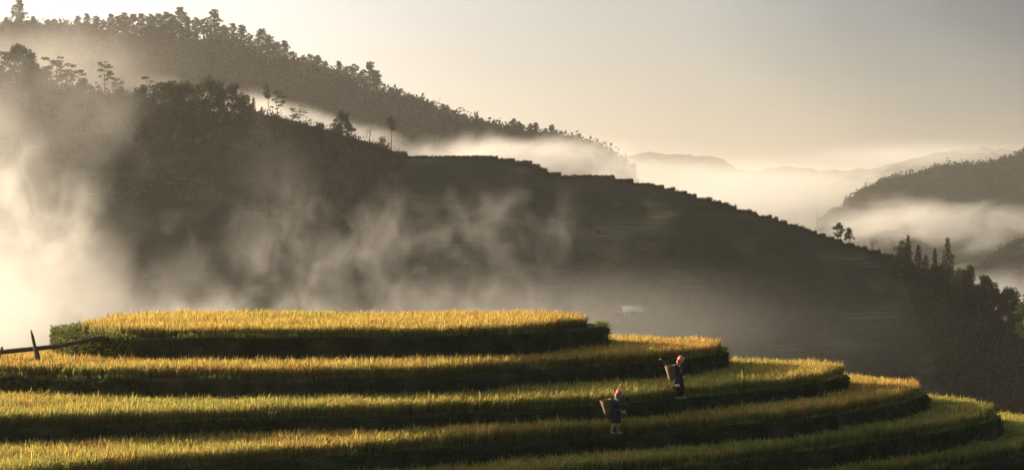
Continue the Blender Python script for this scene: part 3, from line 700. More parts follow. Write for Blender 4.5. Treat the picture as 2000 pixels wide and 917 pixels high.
# find the hill surface on the line of sight to the hut
def hill_on_ray(x, y):
    best = None
    for dr in np.arange(0, 70, .25):
        i = int(round((x+700)/3.0)); z = zq[i]-dr
        d = contour(Xc[i:i+1], np.array([z]), zc[i:i+1], Dc[i:i+1])[0]
        if HY-z/d*F >= y: return Vector(((x-CX)/F*d, d, z))
    return Vector(((x-CX)/F*d, d, z))
hb = hill_on_ray(1233, 622)
hx = hb.y/F
hut = empty("hut", hb-Vector((0, 4, 0)), .06); tag(hut, "small stilted field hut with a pale grey sloping roof", "hut")
S_ = hb.y/F
wd = 21*S_
g = Geo(); rf0, rf1 = 13*S_, 8.0*S_
zt, zb = 27*S_, 17*S_
g.add([(-wd*1.0, -2.2, zb), (wd*1.0, -2.2, zb), (wd*.78, .6, zt), (-wd*.9, .6, zt), (-wd*1.0, -2.2, zb-.12), (wd, -2.2, zb-.12), (wd*.78, .6, zt-.12), (-wd*.9, .6, zt-.12)],
      [(0, 1, 2, 3), (7, 6, 5, 4), (0, 4, 5, 1), (1, 5, 6, 2), (2, 6, 7, 3), (3, 7, 4, 0)])
g.add([(-wd*.9, .64, zt), (wd*.78, .64, zt), (wd*.85, 2.6, zb+.2), (-wd*.95, 2.6, zb+.2), (-wd*.9, .64, zt-.12), (wd*.78, .64, zt-.12), (wd*.85, 2.6, zb+.08), (-wd*.95, 2.6, zb+.08)],
      [(0, 1, 2, 3), (7, 6, 5, 4), (0, 4, 5, 1), (1, 5, 6, 2), (2, 6, 7, 3), (3, 7, 4, 0)])
g.build("roof", M_roof, hut)
g = Geo(); box(g, -wd*.72, wd*.70, -1.6, 1.8, 1.0, zb+.1); g.build("wall", M_plank, hut)
g = Geo(); box(g, -wd*.2, wd*.25, -1.66, -1.602, 1.1, zb-.35); g.build("doorway", M_bark, hut)
for px_ in (-wd*.65, wd*.62):
    for py_ in (-1.5, 1.6):
        g = Geo(); g.tube([(px_, py_, -1.0), (px_, py_, 1.02)], .09, 6); g.build("post", M_wood, hut)

# ------------------------------------------------------------------ fence, bush on the wall, weeds
fr = P(30, 700, 77.0); fence = empty("fence", (P(68, 706, 76.6)).to_tuple()); tag(fence, "rough timber fence of one sagging rail on leaning stakes", "fence")
fo = fence.location
def loc(p): return np.array(p)-np.array(fo)
g = Geo(); pts = [loc(P(x, y, d)) for x, y, d in ((-90, 694, 77.5), (-20, 689, 77.2), (10, 686, 77.0), (60, 681, 76.8), (110, 676, 76.9), (150, 669, 77.4), (185, 661, 78.0), (215, 656, 78.6))]
g.tube(pts, [.075, .08, .085, .08, .075, .065, .06, .05], 9); g.build("rail", M_wood, fence, smooth=True)
for pp in ([(79, 722, 76.5), (72, 690, 76.55), (68, 676, 76.6), (64, 658, 76.62), (60.5, 644, 76.65)], [(-16, 730, 76.8), (-6, 706, 76.8), (0, 690, 76.8), (5, 677, 76.8)]):
    g = Geo(); q = [loc(P(*a)) for a in pp]; g.tube(q, np.linspace(.085, .035, len(q))*np.array([1, 1.25, 1, 1.1, .6][:len(q)]), 7); g.build("stake", M_wood, fence, smooth=False)
M_cane = mat_noise("pale_cane", (.5, .45, .35), (.75, .7, .6), 5)
g = Geo(); c0 = P(200, 649, 79.2); g.tube([np.array(P(171, 645.5, 79.0)-c0), np.array(P(190, 648, 79.1)-c0), np.array(P(231, 652, 79.0)-c0)], [.018, .022, .02], 6)
o = g.build("cane", M_cane); o.location = c0; tag(o, "thin pale bamboo cane lying across the corner of the topmost rice", "cane")

def wall_bush(name, label, xa, xb, ring, n, seed, top, bot, sz=.05, col=(.10, .11, .035)):
    rg = np.random.default_rng(seed); c, Nn = RING[ring]; px = CX+c[:, 0]/c[:, 1]*F
    ii = np.where((px > xa) & (px < xb) & (Nn[:, 1] < .6))[0]
    root = empty(name, (float(c[ii].mean(0)[0]), float(c[ii].mean(0)[1]), -H[ring])); tag(root, label, "bush")
    r0 = np.array(root.location); rep = rg.choice(ii, n); t = rg.uniform(0, 1, n)
    thick = (.12+.3*vnoise(rep*.14/.5, t*3, seed))*rg.uniform(.1, 1, n)
    pos = np.column_stack([c[rep]+Nn[rep]*(.04+thick)[:, None]+rg.normal(0, .04, (n, 2)), -H[ring]+top-(top+bot)*t+rg.normal(0, .03, n)])
    V, Q = leaf_quads(pos-r0, sz, rg); cc = np.array(col)*rg.uniform(.5, 1.7, n)[:, None]*np.where(rg.uniform(0, 1, n) < .2, 1.4, 1)[:, None]
    np_mesh("foliage", V, [Q], M_leaf, cols=np.repeat(cc, 4, 0), parent=root)
    for q in range(6):
        g = Geo()
        i = rg.choice(ii); a = np.array((*(c[i]+Nn[i]*.06), -H[ring]-bot)); b2 = a+np.array((*(Nn[i]*rg.uniform(.1, .3)), 0))+np.array((rg.normal(0, .15), 0, (top+bot)*rg.uniform(.5, 1.05)))
        g.tube([a-r0, (a+b2)/2-r0+rg.normal(0, .04, 3), b2-r0], [.012, .009, .005], 4)
        g.build("stem", M_bark, root)
wall_bush("bush", "tangled leafy creeper over the end of the topmost terrace wall behind the rail", 90, 262, 0, 6500, 3, .22, 1.0)
wall_bush("bush", "low weedy creeper over the second terrace wall at the picture's edge", -60, 92, 1, 3600, 4, .05, .75, col=(.09, .095, .03))

def tuft(name, label, x, y, D, h, n, seed, col, w=.02, spread=.5):
    rg = np.random.default_rng(seed); p0 = np.array(P(x, y, D))
    th = rg.uniform(0, 6.28, n); base = rg.normal(0, .02, (n, 3)); base[:, 2] = 0
    V, Q, T = blades(base, rg.uniform(.6, 1.1, n)*h, np.stack([np.cos(th), np.sin(th)], 1)*rg.uniform(.1, 1, n)[:, None]*spread, np.full(n, w), rg, .4)
    o = np_mesh(name, V, [Q, T], M_leaf, cols=np.repeat(np.array(col)*rg.uniform(.7, 1.4, n)[:, None], 5, 0)); o.location = p0.tolist(); tag(o, label, "weed")
def bd(k, x):                                             # bund front at a pixel column
    y = interp(FR[k], x); return float(y), H[k]*F/(float(y)-HY)
TW = [("tall pale grass tuft sprouting from the rice below the second wall", 505, 2, .62, 16, (.35, .4, .1), .7, -1.2),
      ("spiky arching tuft hanging on the third terrace wall", 528, 2, .42, 34, (.22, .22, .1), 1.3, 0),
      ("wispy dried weed in front of the second wall near the fence stake", 190, 1, .5, 12, (.3, .28, .16), .35, .2),
      ("small feathery weed on the second wall, right of the wispy dried one", 243, 1, .35, 14, (.3, .28, .16), .9, .2),
      ("lone dried weed on the dark middle of the second wall", 433, 1, .45, 12, (.28, .25, .15), .6, .2),
      ("leafy weed standing on the third terrace edge right of the upper walker", 1478, 2, .42, 22, (.16, .17, .07), .9, 0),
      ("fan of pale broken stalks on the topmost terrace edge", 996, 0, .28, 18, (.45, .42, .3), 1.8, 0),
      ("thin seed stalk rising above the rice at the fourth terrace's tip", 1688, 3, 1.1, 6, (.25, .22, .12), .25, -1.5)]
for i, (lb, x, k, h, n, col, spd, back) in enumerate(TW):
    y, D = bd(k, x)
    if back < -.5: D2 = D-back; p = P(x, HY+H[k]/D2*F, D2)
    elif back > .1: D2 = D-.12; p = P(x, HY+(H[k]+.75)/D2*F, D2)
    else: D2 = D-.02; p = P(x, HY+(H[k]-.03)/D2*F, D2)
    tuft("weed", lb, x, HY-p.z/p.y*F, p.y, h, n, 40+i, col, .02 if n > 8 else .012, spd)

# ------------------------------------------------------------------ the two walkers
def simple(name, col, rough=.8, c2=None, scale=12):
    return mat_noise(name, col, c2 or tuple(min(1, v*1.5) for v in col), scale, rough=rough)
M_skin = simple("skin", (.36, .21, .13)); M_hair = simple("hair", (.02, .016, .014))
M_jack = mat_noise("indigo_patterned_cloth", (.015, .02, .032), (.16, .17, .19), 13, c3=(.04, .046, .06), coord='Object', lo=.4, hi=.68)
M_skirt = mat_noise("dark_pleated_cloth", (.016, .018, .022), (.06, .055, .05), 30, stretch=(.3, .3, 3))
M_trim = simple("pale_trim", (.5, .5, .52)); M_shoe = simple("pale_shoe", (.30, .26, .22))
def scarfmat():
    m, N, L = mat_new("checked_headscarf"); out = N.new("ShaderNodeOutputMaterial"); b = N.new("ShaderNodeBsdfPrincipled"); b.inputs["Roughness"].default_value = .9
    tc = N.new("ShaderNodeTexCoord"); v = N.new("ShaderNodeTexVoronoi"); v.inputs["Scale"].default_value = 16; L.new(tc.outputs["Object"], v.inputs["Vector"])
    sp_ = N.new("ShaderNodeSeparateColor"); L.new(v.outputs["Color"], sp_.inputs[0])
    cr = N.new("ShaderNodeValToRGB"); cr.color_ramp.interpolation = 'CONSTANT'; e = cr.color_ramp.elements
    e[0].color = (.55, .05, .10, 1); e[1].position = .38; e[1].color = (.75, .30, .08, 1); q = e.new(.6); q.color = (.70, .16, .28, 1); q = e.new(.8); q.color = (.8, .62, .45, 1)
    L.new(sp_.outputs[0], cr.inputs[0]); L.new(cr.outputs[0], b.inputs["Base Color"]); L.new(b.outputs[0], out.inputs[0]); return m
M_scarf = scarfmat()
def wick():
    m, N, L = mat_new("woven_bamboo"); out = N.new("ShaderNodeOutputMaterial"); b = N.new("ShaderNodeBsdfPrincipled"); b.inputs["Roughness"].default_value = .7
    tc = N.new("ShaderNodeTexCoord"); w1 = N.new("ShaderNodeTexWave"); w1.bands_direction = 'Z'; w1.inputs["Scale"].default_value = 14; w1.inputs["Distortion"].default_value = 1.5; w1.inputs["Detail Scale"].default_value = 4
    nz = N.new("ShaderNodeTexNoise"); nz.inputs["Scale"].default_value = 30; L.new(tc.outputs["Object"], w1.inputs["Vector"]); L.new(tc.outputs["Object"], nz.inputs["Vector"])
    mm = N.new("ShaderNodeMath"); mm.operation = 'MULTIPLY'; L.new(w1.outputs["Fac"], mm.inputs[0]); L.new(nz.outputs["Fac"], mm.inputs[1])
    cr = N.new("ShaderNodeValToRGB"); cr.color_ramp.elements[0].color = (.11, .06, .03, 1); cr.color_ramp.elements[1].color = (.27, .16, .08, 1); cr.color_ramp.elements[1].position = .6
    L.new(mm.outputs[0], cr.inputs[0]); L.new(cr.outputs[0], b.inputs["Base Color"]); L.new(b.outputs[0], out.inputs[0])
    bp = N.new("ShaderNodeBump"); bp.inputs["Distance"].default_value = .006; L.new(mm.outputs[0], bp.inputs["Height"]); L.new(bp.outputs[0], b.inputs["Normal"]); return m
M_wick = wick()

def skin_body(name, joints, edges, parent, mat):
    """one continuous surface grown over a jointed skeleton"""
    me = bpy.data.meshes.new(name); names = list(joints)
    me.from_pydata([joints[n_][0] for n_ in names], [(names.index(a), names.index(b2)) for a, b2 in edges], [])
    o = bpy.data.objects.new(name, me); SC.collection.objects.link(o); o.parent = parent
    md = o.modifiers.new("skin", 'SKIN'); md.use_smooth_shade = True
    for i, n_ in enumerate(names):
        r_ = joints[n_][1]; sv = me.skin_vertices[0].data[i]; sv.radius = (r_, r_) if not isinstance(r_, tuple) else r_
        sv.use_root = (n_ == 'pelvis')
    sb = o.modifiers.new("subdivision", 'SUBSURF'); sb.levels = 2; sb.render_levels = 2
    me.materials.append(mat); return o
def loft(secs, mat, name, parent, n=20, pleat=0, amp=0.0, solid=.008):
    """secs: (centre, half width x, half depth y, tilt about y)"""
    V = []
    for j, (c_, rx, ry, *tl) in enumerate(secs):
        a = np.arange(n)/n*2*math.pi; rr = 1+amp*np.sin(a*pleat+j*.3) if pleat else 1
        x = np.cos(a)*rx*rr; y = np.sin(a)*ry*rr; t_ = tl[0] if tl else 0
        V.append(np.stack([c_[0]+x*math.cos(t_), c_[1]+y, c_[2]-x*math.sin(t_)], 1))
    V = np.concatenate(V); m = len(secs); j = np.arange(n); k = (j+1) % n
    Q = np.concatenate([np.stack([i*n+j, i*n+k, (i+1)*n+k, (i+1)*n+j], 1) for i in range(m-1)])
    o = np_mesh(name, V, [Q], mat, smooth=True, parent=parent); sd = o.modifiers.new("thickness", 'SOLIDIFY'); sd.thickness = solid; sd.offset = 0
    return o
def limb_cloth(pts, rad, mat, name, parent):
    g = Geo(); g.tube(pts, rad, 12, cap=False); o = g.build(name, mat, parent, smooth=True); sd = o.modifiers.new("thickness", 'SOLIDIFY'); sd.thickness = .008; sd.offset = 0; return o
def hand(J, E, w, d, side, s):
    """palm and five fingers as chains leaving the wrist joint w towards d"""
    w = Vector(w); d = Vector(d).normalized(); up = Vector((0, 1, 0)); sd = d.cross(up).normalized()
    J[s+'palm'] = ((w+d*.055)[:], (.030, .016)); E.append((s+'wrist', s+'palm'))
    for i in range(4):
        o_ = sd*(.026-.0175*i); L = (.070, .078, .072, .055)[i]
        a = w+d*.09+o_; b2 = a+d*L*.5+up*side*-.006; c_ = b2+d*L*.35+up*side*-.016
        J[f'{s}f{i}a'] = (a[:], .0088); J[f'{s}f{i}b'] = (b2[:], .008); J[f'{s}f{i}c'] = (c_[:], .0065)
        E += [(s+'palm', f'{s}f{i}a'), (f'{s}f{i}a', f'{s}f{i}b'), (f'{s}f{i}b', f'{s}f{i}c')]
    a = w+d*.04+sd*.034; b2 = a+d*.035+sd*.018; J[s+'t1'] = (a[:], .010); J[s+'t2'] = (b2[:], .008); E += [(s+'palm', s+'t1'), (s+'t1', s+'t2')]
def head(parent, c_, yaw=0.0):
    """a shaped head: skull, jaw, nose, brow; returned as geometry to merge with the body's neck"""
    pass
def person(base, label, pose, rz):
    root = empty("person", base, rz, .93); tag(root, label, "person")
    J = {}; E = []
    p = pose
    hip = Vector((0, 0, p['hip'])); lean = p['lean']
    ch = hip+Vector((lean*.42, 0, .34)); nk = hip+Vector((lean*.62, 0, .475)); hd = nk+Vector((.045, 0, .11))
    J['pelvis'] = (hip[:], (.13, .10)); J['waist'] = ((hip+Vector((lean*.18, 0, .14)))[:], (.115, .09)); J['chest'] = (ch[:], (.135, .10)); J['neck'] = (nk[:], .048)
    J['headlow'] = ((hd+Vector((.012, 0, -.03)))[:], .064); J['head'] = ((hd+Vector((.0, 0, .05)))[:], .082); J['crownhead'] = ((hd+Vector((-.012, 0, .105)))[:], .055)
    J['face'] = ((hd+Vector((.075, 0, .0)))[:], .022); J['nose'] = ((hd+Vector((.094, 0, .012)))[:], .010)
    E += [('pelvis', 'waist'), ('waist', 'chest'), ('chest', 'neck'), ('neck', 'headlow'), ('headlow', 'head'), ('head', 'crownhead'), ('headlow', 'face'), ('face', 'nose')]
    for s, sy in (('l', 1), ('r', -1)):
        kn, an, to = p[s+'knee'], p[s+'ankle'], p[s+'toe']
        J[s+'hip'] = ((hip+Vector((0, .085*sy, -.05)))[:], .085); J[s+'knee'] = ((kn[0], .09*sy, kn[1]), .052); J[s+'calf'] = (((kn[0]*.65+an[0]*.35)-.01, .088*sy, kn[1]*.65+an[1]*.35), .053)
        J[s+'ankle'] = ((an[0], .085*sy, an[1]), .034); J[s+'toe'] = ((to[0], .09*sy, to[1]), .03)
        E += [('pelvis', s+'hip'), (s+'hip', s+'knee'), (s+'knee', s+'calf'), (s+'calf', s+'ankle'), (s+'ankle', s+'toe')]
        el, wr = p[s+'elbow'], p[s+'wrist']
        J[s+'sho'] = ((ch+Vector((.01, .17*sy, .07)))[:], .052); J[s+'elb'] = ((el[0], el[1]*sy, el[2]), .038); J[s+'wrist'] = ((wr[0], wr[1]*sy, wr[2]), .026)
        E += [('chest', s+'sho'), (s+'sho', s+'elb'), (s+'elb', s+'wrist')]
        hand(J, E, J[s+'wrist'][0], Vector(J[s+'wrist'][0])-Vector(J[s+'elb'][0]), sy, s)
    skin_body("body", J, E, root, M_skin)
    # eyes and mouth sit on the face, hair under the scarf
    for sy in (1, -1):
        g = Geo(); e_c = hd+Vector((.068, .030*sy, .035)); V, Q, T = tube([e_c-Vector((.006, 0, 0)), e_c, e_c+Vector((.006, 0, 0))], [.004, .011, .004], 8); g.add(V, Q, T)
        g.build("eye", M_hair, root, smooth=True)
    g = Geo(); mc = hd+Vector((.080, 0, -.030)); g.tube([mc+Vector((-.01, -.025, 0)), mc+Vector((.004, 0, 0)), mc+Vector((-.01, .025, 0))], [.004, .007, .004], 6); g.build("mouth", M_scarf, root, smooth=True)
    # jacket with sleeves
    loft([(hip+Vector((-.01, 0, -.13)), .150, .19), (hip, .138, .175), (hip+Vector((lean*.18, 0, .14)), .120, .158), (ch+Vector((0, 0, -.05)), .132, .182), (ch+Vector((0, 0, .06)), .122, .182), (ch+Vector((.0, 0, .115)), .085, .13), (nk+Vector((0, 0, .0)), .062, .068)], M_jack, "jacket", root, pleat=7, amp=.03)
    for s in 'lr':
        a, b2, c_ = Vector(J[s+'sho'][0]), Vector(J[s+'elb'][0]), Vector(J[s+'wrist'][0])
        limb_cloth([a+(Vector(ch)-a)*.35, a, a*.5+b2*.5, b2, b2*.5+c_*.5, b2*.14+c_*.86], [.075, .078, .066, .058, .054, .050], M_jack, "sleeve", root)
        q = b2*.14+c_*.86; dd = (c_-b2).normalized(); limb_cloth([q-dd*.012, q+dd*.028], [.056, .057], M_trim, "cuff", root)
    if p['skirt'] == 'knee':
        loft([(hip+Vector((0, 0, .06)), .142, .172), (hip+Vector((0, 0, -.12)), .150, .19), (hip+Vector((0, 0, -.28)), .165, .20), (hip+Vector((-.01, 0, -.40)), .185, .205)], M_skirt, "skirt", root, n=44, pleat=11, amp=.05)
    else:
        loft([(hip+Vector((0, 0, .06)), .145, .175), (hip+Vector((0, 0, -.12)), .160, .20), (hip+Vector((.01, 0, -.3)), .185, .21), (hip+Vector((.02, 0, -.46)), .215, .21)], M_skirt, "skirt", root, n=44, pleat=11, amp=.06)
        for s in 'lr':
            a, b2, c_ = Vector(J[s+'hip'][0]), Vector(J[s+'knee'][0]), Vector(J[s+'ankle'][0])
            limb_cloth([a, a*.5+b2*.5, b2, b2*.5+c_*.5, c_+(b2-c_)*.12], [.10, .09, .08, .075, .07], M_skirt, "trouser_leg", root)
    for s in 'lr':
        a, t_ = Vector(J[s+'ankle'][0]), Vector(J[s+'toe'][0]); d = (t_-a)
        heel = a+Vector((-.045, 0, -.045)); g = Geo(); g.tube([heel+Vector((-.01, 0, 0)), heel+Vector((.03, 0, .006)), a*.5+t_*.5+Vector((0, 0, -.012)), t_+Vector((.015, 0, -.006)), t_+Vector((.05, 0, -.012))], [.022, .042, .044, .040, .015], 10)
        g.build("shoe", M_shoe, root, smooth=True)
    # headscarf: a wrap round the skull, a knot and hanging tails
    g = Geo(); n = 18; rows = []
    for j, (dx, dz, rx, ry) in enumerate(((-.03, -.045, .088, .092), (-.028, .0, .106, .104), (-.02, .045, .118, .110), (-.015, .085, .120, .108), (-.02, .125, .100, .090), (-.03, .155, .062, .056), (-.035, .168, .01, .01))):
        a = np.arange(n)/n*2*math.pi; wv = 1+.06*np.sin(a*5+j*1.7); cut = np.where((np.cos(a) > .35) & (j < 2), .62, 1.0)
        rows.append(np.stack([hd.x+dx+np.cos(a)*rx*wv*cut, hd.y+np.sin(a)*ry*wv, hd.z+dz+.012*np.sin(a*3+j)], 1))
    V = np.concatenate(rows); m = len(rows); j = np.arange(n); k = (j+1) % n
    g.add(V, np.concatenate([np.stack([i*n+j, i*n+k, (i+1)*n+k, (i+1)*n+j], 1) for i in range(m-1)]))
    for q, (oy, L) in enumerate(((.05, .17), (-.04, .21), (.0, .14))):
        g.tube([hd+Vector((-.10, oy, .03)), hd+Vector((-.14, oy*1.3, -.05)), hd+Vector((-.135-.01*q, oy*1.5, .03-L))], [.035, .040, .018], 8)
    o = g.build("headscarf", M_scarf, root, smooth=True)
    return root, ch
def back_basket(base_xf, label, d=.0):
    """tapering woven basket: open rim, ribs, base, shoulder strap"""
    root = empty("back_basket"); root.matrix_world = base_xf; tag(root, label, "basket")
    n = 28; prof = [(.105, 0), (.115, .04), (.138, .17), (.162, .31), (.186, .44), (.198, .52)]
    V = []
    for j, (r_, z) in enumerate(prof):
        a = np.arange(n)/n*2*math.pi; sq = 1/np.maximum(abs(np.cos(a)), abs(np.sin(a)))**(.55*(1-j/5)); V.append(np.stack([np.cos(a)*r_*sq, np.sin(a)*r_*sq, np.full(n, z)], 1))
    V = np.concatenate(V); m = len(prof); j = np.arange(n); k = (j+1) % n
    Q = np.concatenate([np.stack([i*n+j, i*n+k, (i+1)*n+k, (i+1)*n+j], 1) for i in range(m-1)])
    V = np.concatenate([V, [[0, 0, 0]]]); T = np.stack([k, j, np.full(n, m*n)], 1)
    o = np_mesh("woven_body", V, [Q, T], M_wick, parent=root, smooth=True); sd = o.modifiers.new("thickness", 'SOLIDIFY'); sd.thickness = .012; sd.offset = -1
    a = np.linspace(0, 2*math.pi, 29); g = Geo(); g.tube(np.stack([np.cos(a)*.201, np.sin(a)*.201, np.full(29, .523)], 1), .014, 8); g.build("rim", M_wick, root, smooth=True)
    for sy in (1, -1):
        g = Geo(); g.tube([(.16, .1*sy, .12), (.30, .14*sy, .20), (.42, .15*sy, .42), (.36, .13*sy, .60), (.22, .10*sy, .50)], .012, 6); g.build("strap", M_skirt, root)
    return root
# lower walker on the fourth terrace edge
y4, D4 = bd(3, 1203); b4 = P(1203, y4, D4); b4.z = -H[3]+.04; b4.y += .12
pA = dict(hip=.80, lean=.16, lknee=(.10, .45), lankle=(.075, .075), ltoe=(.19, .035), rknee=(-.02, .43), rankle=(-.19, .11), rtoe=(-.09, .035),
          lelbow=(.10, .24, 1.0), lwrist=(.22, .21, .80), relbow=(.12, .24, 1.0), rwrist=(.26, .19, .79), skirt='knee')
ra, ch = person(b4, "bare legged person in knee length skirt and red headscarf walking the lower terrace edge", pA, .12)
back_basket(ra.matrix_basis @ Matrix.Translation((-.265, 0, .66)) @ Matrix.Rotation(-.17, 4, 'Y'), "tapering brown woven basket on the back of the lower walker")
# upper walker on the third terrace edge
y3, D3 = bd(2, 1326); b3 = P(1326, y3, D3); b3.z = -H[2]+.04; b3.y += .12
pB = dict(hip=.83, lean=.10, lknee=(.12, .47), lankle=(.16, .09), ltoe=(.27, .04), rknee=(.03, .44), rankle=(-.08, .09), rtoe=(.03, .04),
          lelbow=(.05, .26, 1.03), lwrist=(.17, .23, .83), relbow=(.06, .26, 1.03), rwrist=(.16, .24, .81), skirt='long')
rb, ch = person(b3, "person in long dark layered clothes and orange red headscarf walking the upper terrace edge", pB, .12)
bx = rb.matrix_basis @ Matrix.Translation((-.255, 0, .70)) @ Matrix.Rotation(-.12, 4, 'Y')
back_basket(bx, "short brown woven basket on the back of the upper walker, a crooked handle sticking out")
g = Geo(); g.tube([(-.02, .0, .05), (-.10, 0, .45), (-.17, 0, .66), (-.24, 0, .76), (-.31, 0, .80)], [.012, .012, .012, .012, .012], 7); hk = Geo()
st = empty("hoe"); st.matrix_world = bx; tag(st, "crooked stick with a pale knob poking out of the upper walker's basket", "stick")
g.build("shaft", M_wick, st); hk.tube([(-.30, 0, .795), (-.33, 0, .805), (-.355, 0, .80)], [.016, .026, .014], 8); hk.build("knob", M_trim, st, smooth=True)
bg_ = empty("shoulder_bag"); bg_.matrix_world = rb.matrix_basis @ Matrix.Translation((-.10, -.25, .56)); tag(bg_, "small patterned cloth bag with pale fringe hanging at the upper walker's hip", "bag")
loft([(Vector((0, 0, 0)), .09, .02), (Vector((0, 0, .04)), .11, .045), (Vector((0, 0, .2)), .10, .04), (Vector((0, 0, .26)), .095, .012)], M_jack, "pouch", bg_, n=16)
g = Geo(); g.tube([(-.09, 0, .25), (-.03, .02, .5), (.06, .12, .74), (.09, .0, .5), (.09, 0, .25)], .009, 5); g.build("strap", M_jack, bg_)
g = Geo()
for q in range(9): g.tube([(-.08+q*.02, 0, .01), (-.08+q*.02+.004, 0, -.09)], [.005, .003], 4)
g.build("fringe", M_trim, bg_)

# ------------------------------------------------------------------ air: haze and mist
def vol_mat(name, dens_socket_builder, color=(1, 1, 1), aniso=.5, step=1.0):
    m, N, L = mat_new(name); out = N.new("ShaderNodeOutputMaterial"); v = N.new("ShaderNodeVolumePrincipled")
    v.inputs["Color"].default_value = (*color, 1); v.inputs["Anisotropy"].default_value = aniso
    L.new(v.outputs[0], out.inputs["Volume"])
    dens_socket_builder(N, L, v.inputs["Density"]); m.cycles.volume_step_rate = step
    return m
def cube_obj(name, x0, x1, y0, y1, z0, z1, mat, kind="stuff"):
    g = Geo(); box(g, x0, x1, y0, y1, z0, z1); o = g.build(name, mat); tag(o, kind=kind); return o
HAZE = 0.00008
def hz(N, L, s): s.default_value = HAZE
haze = cube_obj("haze", -9100, 9100, -310, 15100, VZ-8, 330, vol_mat("haze", hz, (1.0, .975, .94), .6))
tag(haze, "thin warm morning haze filling the whole valley", "haze")

def mist(label, cx_, cy_, D, rx, ry, rD, dens, nscale=30.0, thr=.42, gain=4.0, stretch=(1, 1, 1), tilt=0.0, roll=0.0, aniso=.55, seed=0, step=1.0, pw=1.0, dist=.5):
    """a soft-edged bank of mist: ellipsoid rx, ry photograph pixels wide and high, rD metres deep"""
    def build(N, L, s):
        tc = N.new("ShaderNodeTexCoord"); ln = N.new("ShaderNodeVectorMath"); ln.operation = 'LENGTH'; L.new(tc.outputs["Object"], ln.inputs[0])
        mr = N.new("ShaderNodeMapRange"); mr.interpolation_type = 'SMOOTHSTEP'; mr.inputs[1].default_value = 1.0; mr.inputs[2].default_value = .15; L.new(ln.outputs["Value"], mr.inputs[0])
        ge = N.new("ShaderNodeNewGeometry"); mp = N.new("ShaderNodeMapping"); mp.vector_type = 'POINT'
        mp.inputs["Rotation"].default_value = (0, tilt, 0); mp.inputs["Scale"].default_value = tuple(1/(nscale*q) for q in stretch); mp.inputs["Location"].default_value = (seed*3.7, seed*1.3, seed*2.1)
        L.new(ge.outputs["Position"], mp.inputs[0])
        nz = N.new("ShaderNodeTexNoise"); nz.inputs["Scale"].default_value = 1.0; nz.inputs["Detail"].default_value = 6.0; nz.inputs["Roughness"].default_value = .62; nz.inputs["Distortion"].default_value = dist
        L.new(mp.outputs[0], nz.inputs["Vector"])
        # the noise threshold falls towards the heart of the bank, so its edge is ragged
        a = N.new("ShaderNodeMath"); a.operation = 'MULTIPLY_ADD'; L.new(mr.outputs[0], a.inputs[0]); a.inputs[1].default_value = .30; a.inputs[2].default_value = -thr-.12
        b2 = N.new("ShaderNodeMath"); b2.operation = 'ADD'; L.new(nz.outputs["Fac"], b2.inputs[0]); L.new(a.outputs[0], b2.inputs[1])
        c_ = N.new("ShaderNodeMath"); c_.operation = 'MULTIPLY'; c_.use_clamp = True; c_.inputs[1].default_value = gain; L.new(b2.outputs[0], c_.inputs[0])
        pwn = N.new("ShaderNodeMath"); pwn.operation = 'POWER'; pwn.inputs[1].default_value = pw; L.new(c_.outputs[0], pwn.inputs[0]); c_ = pwn
        d = N.new("ShaderNodeMath"); d.operation = 'MULTIPLY'; L.new(c_.outputs[0], d.inputs[0]); L.new(mr.outputs[0], d.inputs[1])
        e = N.new("ShaderNodeMath"); e.operation = 'MULTIPLY'; e.inputs[1].default_value = dens; L.new(d.outputs[0], e.inputs[0]); L.new(e.outputs[0], s)
    m = vol_mat("mist", build, (1, 1, 1), aniso, step)
    me = bpy.data.meshes.new("mist"); bm = bmesh.new(); bmesh.ops.create_icosphere(bm, subdivisions=2, radius=1.0); bm.to_mesh(me); bm.free(); me.materials.append(m)
    o = bpy.data.objects.new("mist", me); SC.collection.objects.link(o)
    o.location = P(cx_, cy_, D); o.scale = (rx/F*D, rD, ry/F*D); o.rotation_euler = (0, roll, 0)
    tag(o, label, "mist", kind="stuff")
#     label                                                   x     y    D    rx   ry   rD  dens
mist("bright mist boiling up the valley behind the fence", 0, 620, 300, 600, 330, 30, .092, 13, .41, 2.2, (1.1, 2, 1.2), -.7, seed=1, pw=1.2, step=.5, dist=.3)
mist("upright plume of mist at the picture's bright edge", 40, 410, 330, 290, 250, 12, .10, 7, .47, 2.6, (1, 2, 1.5), -.7, seed=2, pw=1.4, step=.4, dist=.4)
mist("mist rising behind the topmost terrace", 470, 665, 260, 560, 185, 9, .14, 4.5, .46, 2.4, (1.2, 2, 1.2), -.6, seed=3, pw=1.4, step=.35, dist=.35)
mist("low steam drifting past the end of the topmost terrace", 900, 640, 300, 480, 180, 8, .095, 3.8, .46, 2.5, (1.2, 2, 1.2), -.5, seed=21, pw=1.5, step=.35, dist=.35)
mist("thin wisps of steam rising before the shaded hill", 640, 500, 330, 480, 270, 8, .062, 5, .48, 2.3, (1.0, 2, 1.4), -.5, seed=24, pw=1.6, step=.35, dist=.35)
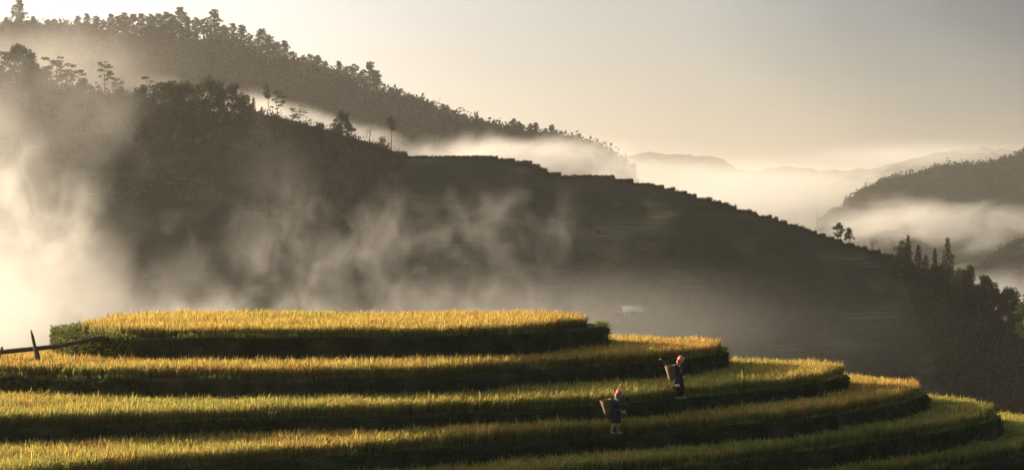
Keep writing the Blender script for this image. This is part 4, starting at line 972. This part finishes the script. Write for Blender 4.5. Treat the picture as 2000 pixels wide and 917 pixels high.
mist("faint wisps drifting over the middle of the shaded hill", 960, 450, 420, 420, 180, 9, .036, 6, .48, 2.4, (1.1, 2, 1.2), -.5, seed=35, pw=1.7, step=.35, dist=.35)
mist("veil of mist over the near end of the hill and its trees", 60, 240, 520, 440, 240, 24, .018, 22, .44, 3, (1, 2, 1.3), -.5, seed=5, pw=1.3, step=.5)
mist("low veil of mist over the foot of the shaded hill", 1050, 640, 360, 950, 190, 60, .0060, 30, .34, 2.0, (1.6, 1, 1), -.3, seed=14)
mist("pale upright streak of mist before the shaded hill", 540, 380, 420, 150, 280, 12, .007, 8, .46, 3, (.8, 2, 2.2), -.3, roll=-.1, seed=15, pw=1.3, step=.5, dist=.3)
mist("mist lying in the draw between the two ridges", 600, 250, 900, 430, 62, 45, .050, 20, .42, 3.2, (1.5, 2, 1), -.3, roll=.26, seed=6, step=.5, dist=.3)
mist("bright bank of mist pouring over the hill's shoulder", 1010, 312, 950, 340, 75, 50, .045, 17, .45, 4, (1.3, 2, .9), .1, seed=7, step=.6)
mist("mist swallowing the end of the far ridge", 1230, 345, 1000, 250, 80, 50, .030, 20, .44, 4, (1.3, 2, .9), .1, seed=16, step=.6)
mist("mist veiling the bright end of the far ridge", 20, 130, 1150, 430, 150, 120, .005, 50, .42, 3, (1, 1, 1.2), -.4, seed=8)
mist("sea of mist filling the valley beyond the hill", 1400, 410, 1400, 360, 85, 380, .0052, 60, .38, 3, (2, 1.2, .7), 0, seed=9)
mist("low mist under the wooded hill", 1880, 580, 1100, 420, 110, 80, .016, 30, .45, 3.5, (1.4, 2, .9), .1, seed=17, step=.6)
mist("mist bank rolling along the foot of the wooded hill", 1800, 440, 1900, 420, 80, 80, .026, 34, .47, 4, (1.5, 2, .8), .12, seed=10, step=.6)
mist("far valley mist beneath the mountains", 1450, 365, 3600, 600, 78, 600, .0032, 130, .36, 3, (2, 1, .7), 0, seed=11)
mist("thin mist drifting past the mountain tops", 1800, 305, 3700, 360, 45, 400, .0022, 110, .44, 4, (2, 1, .6), 0, seed=12)
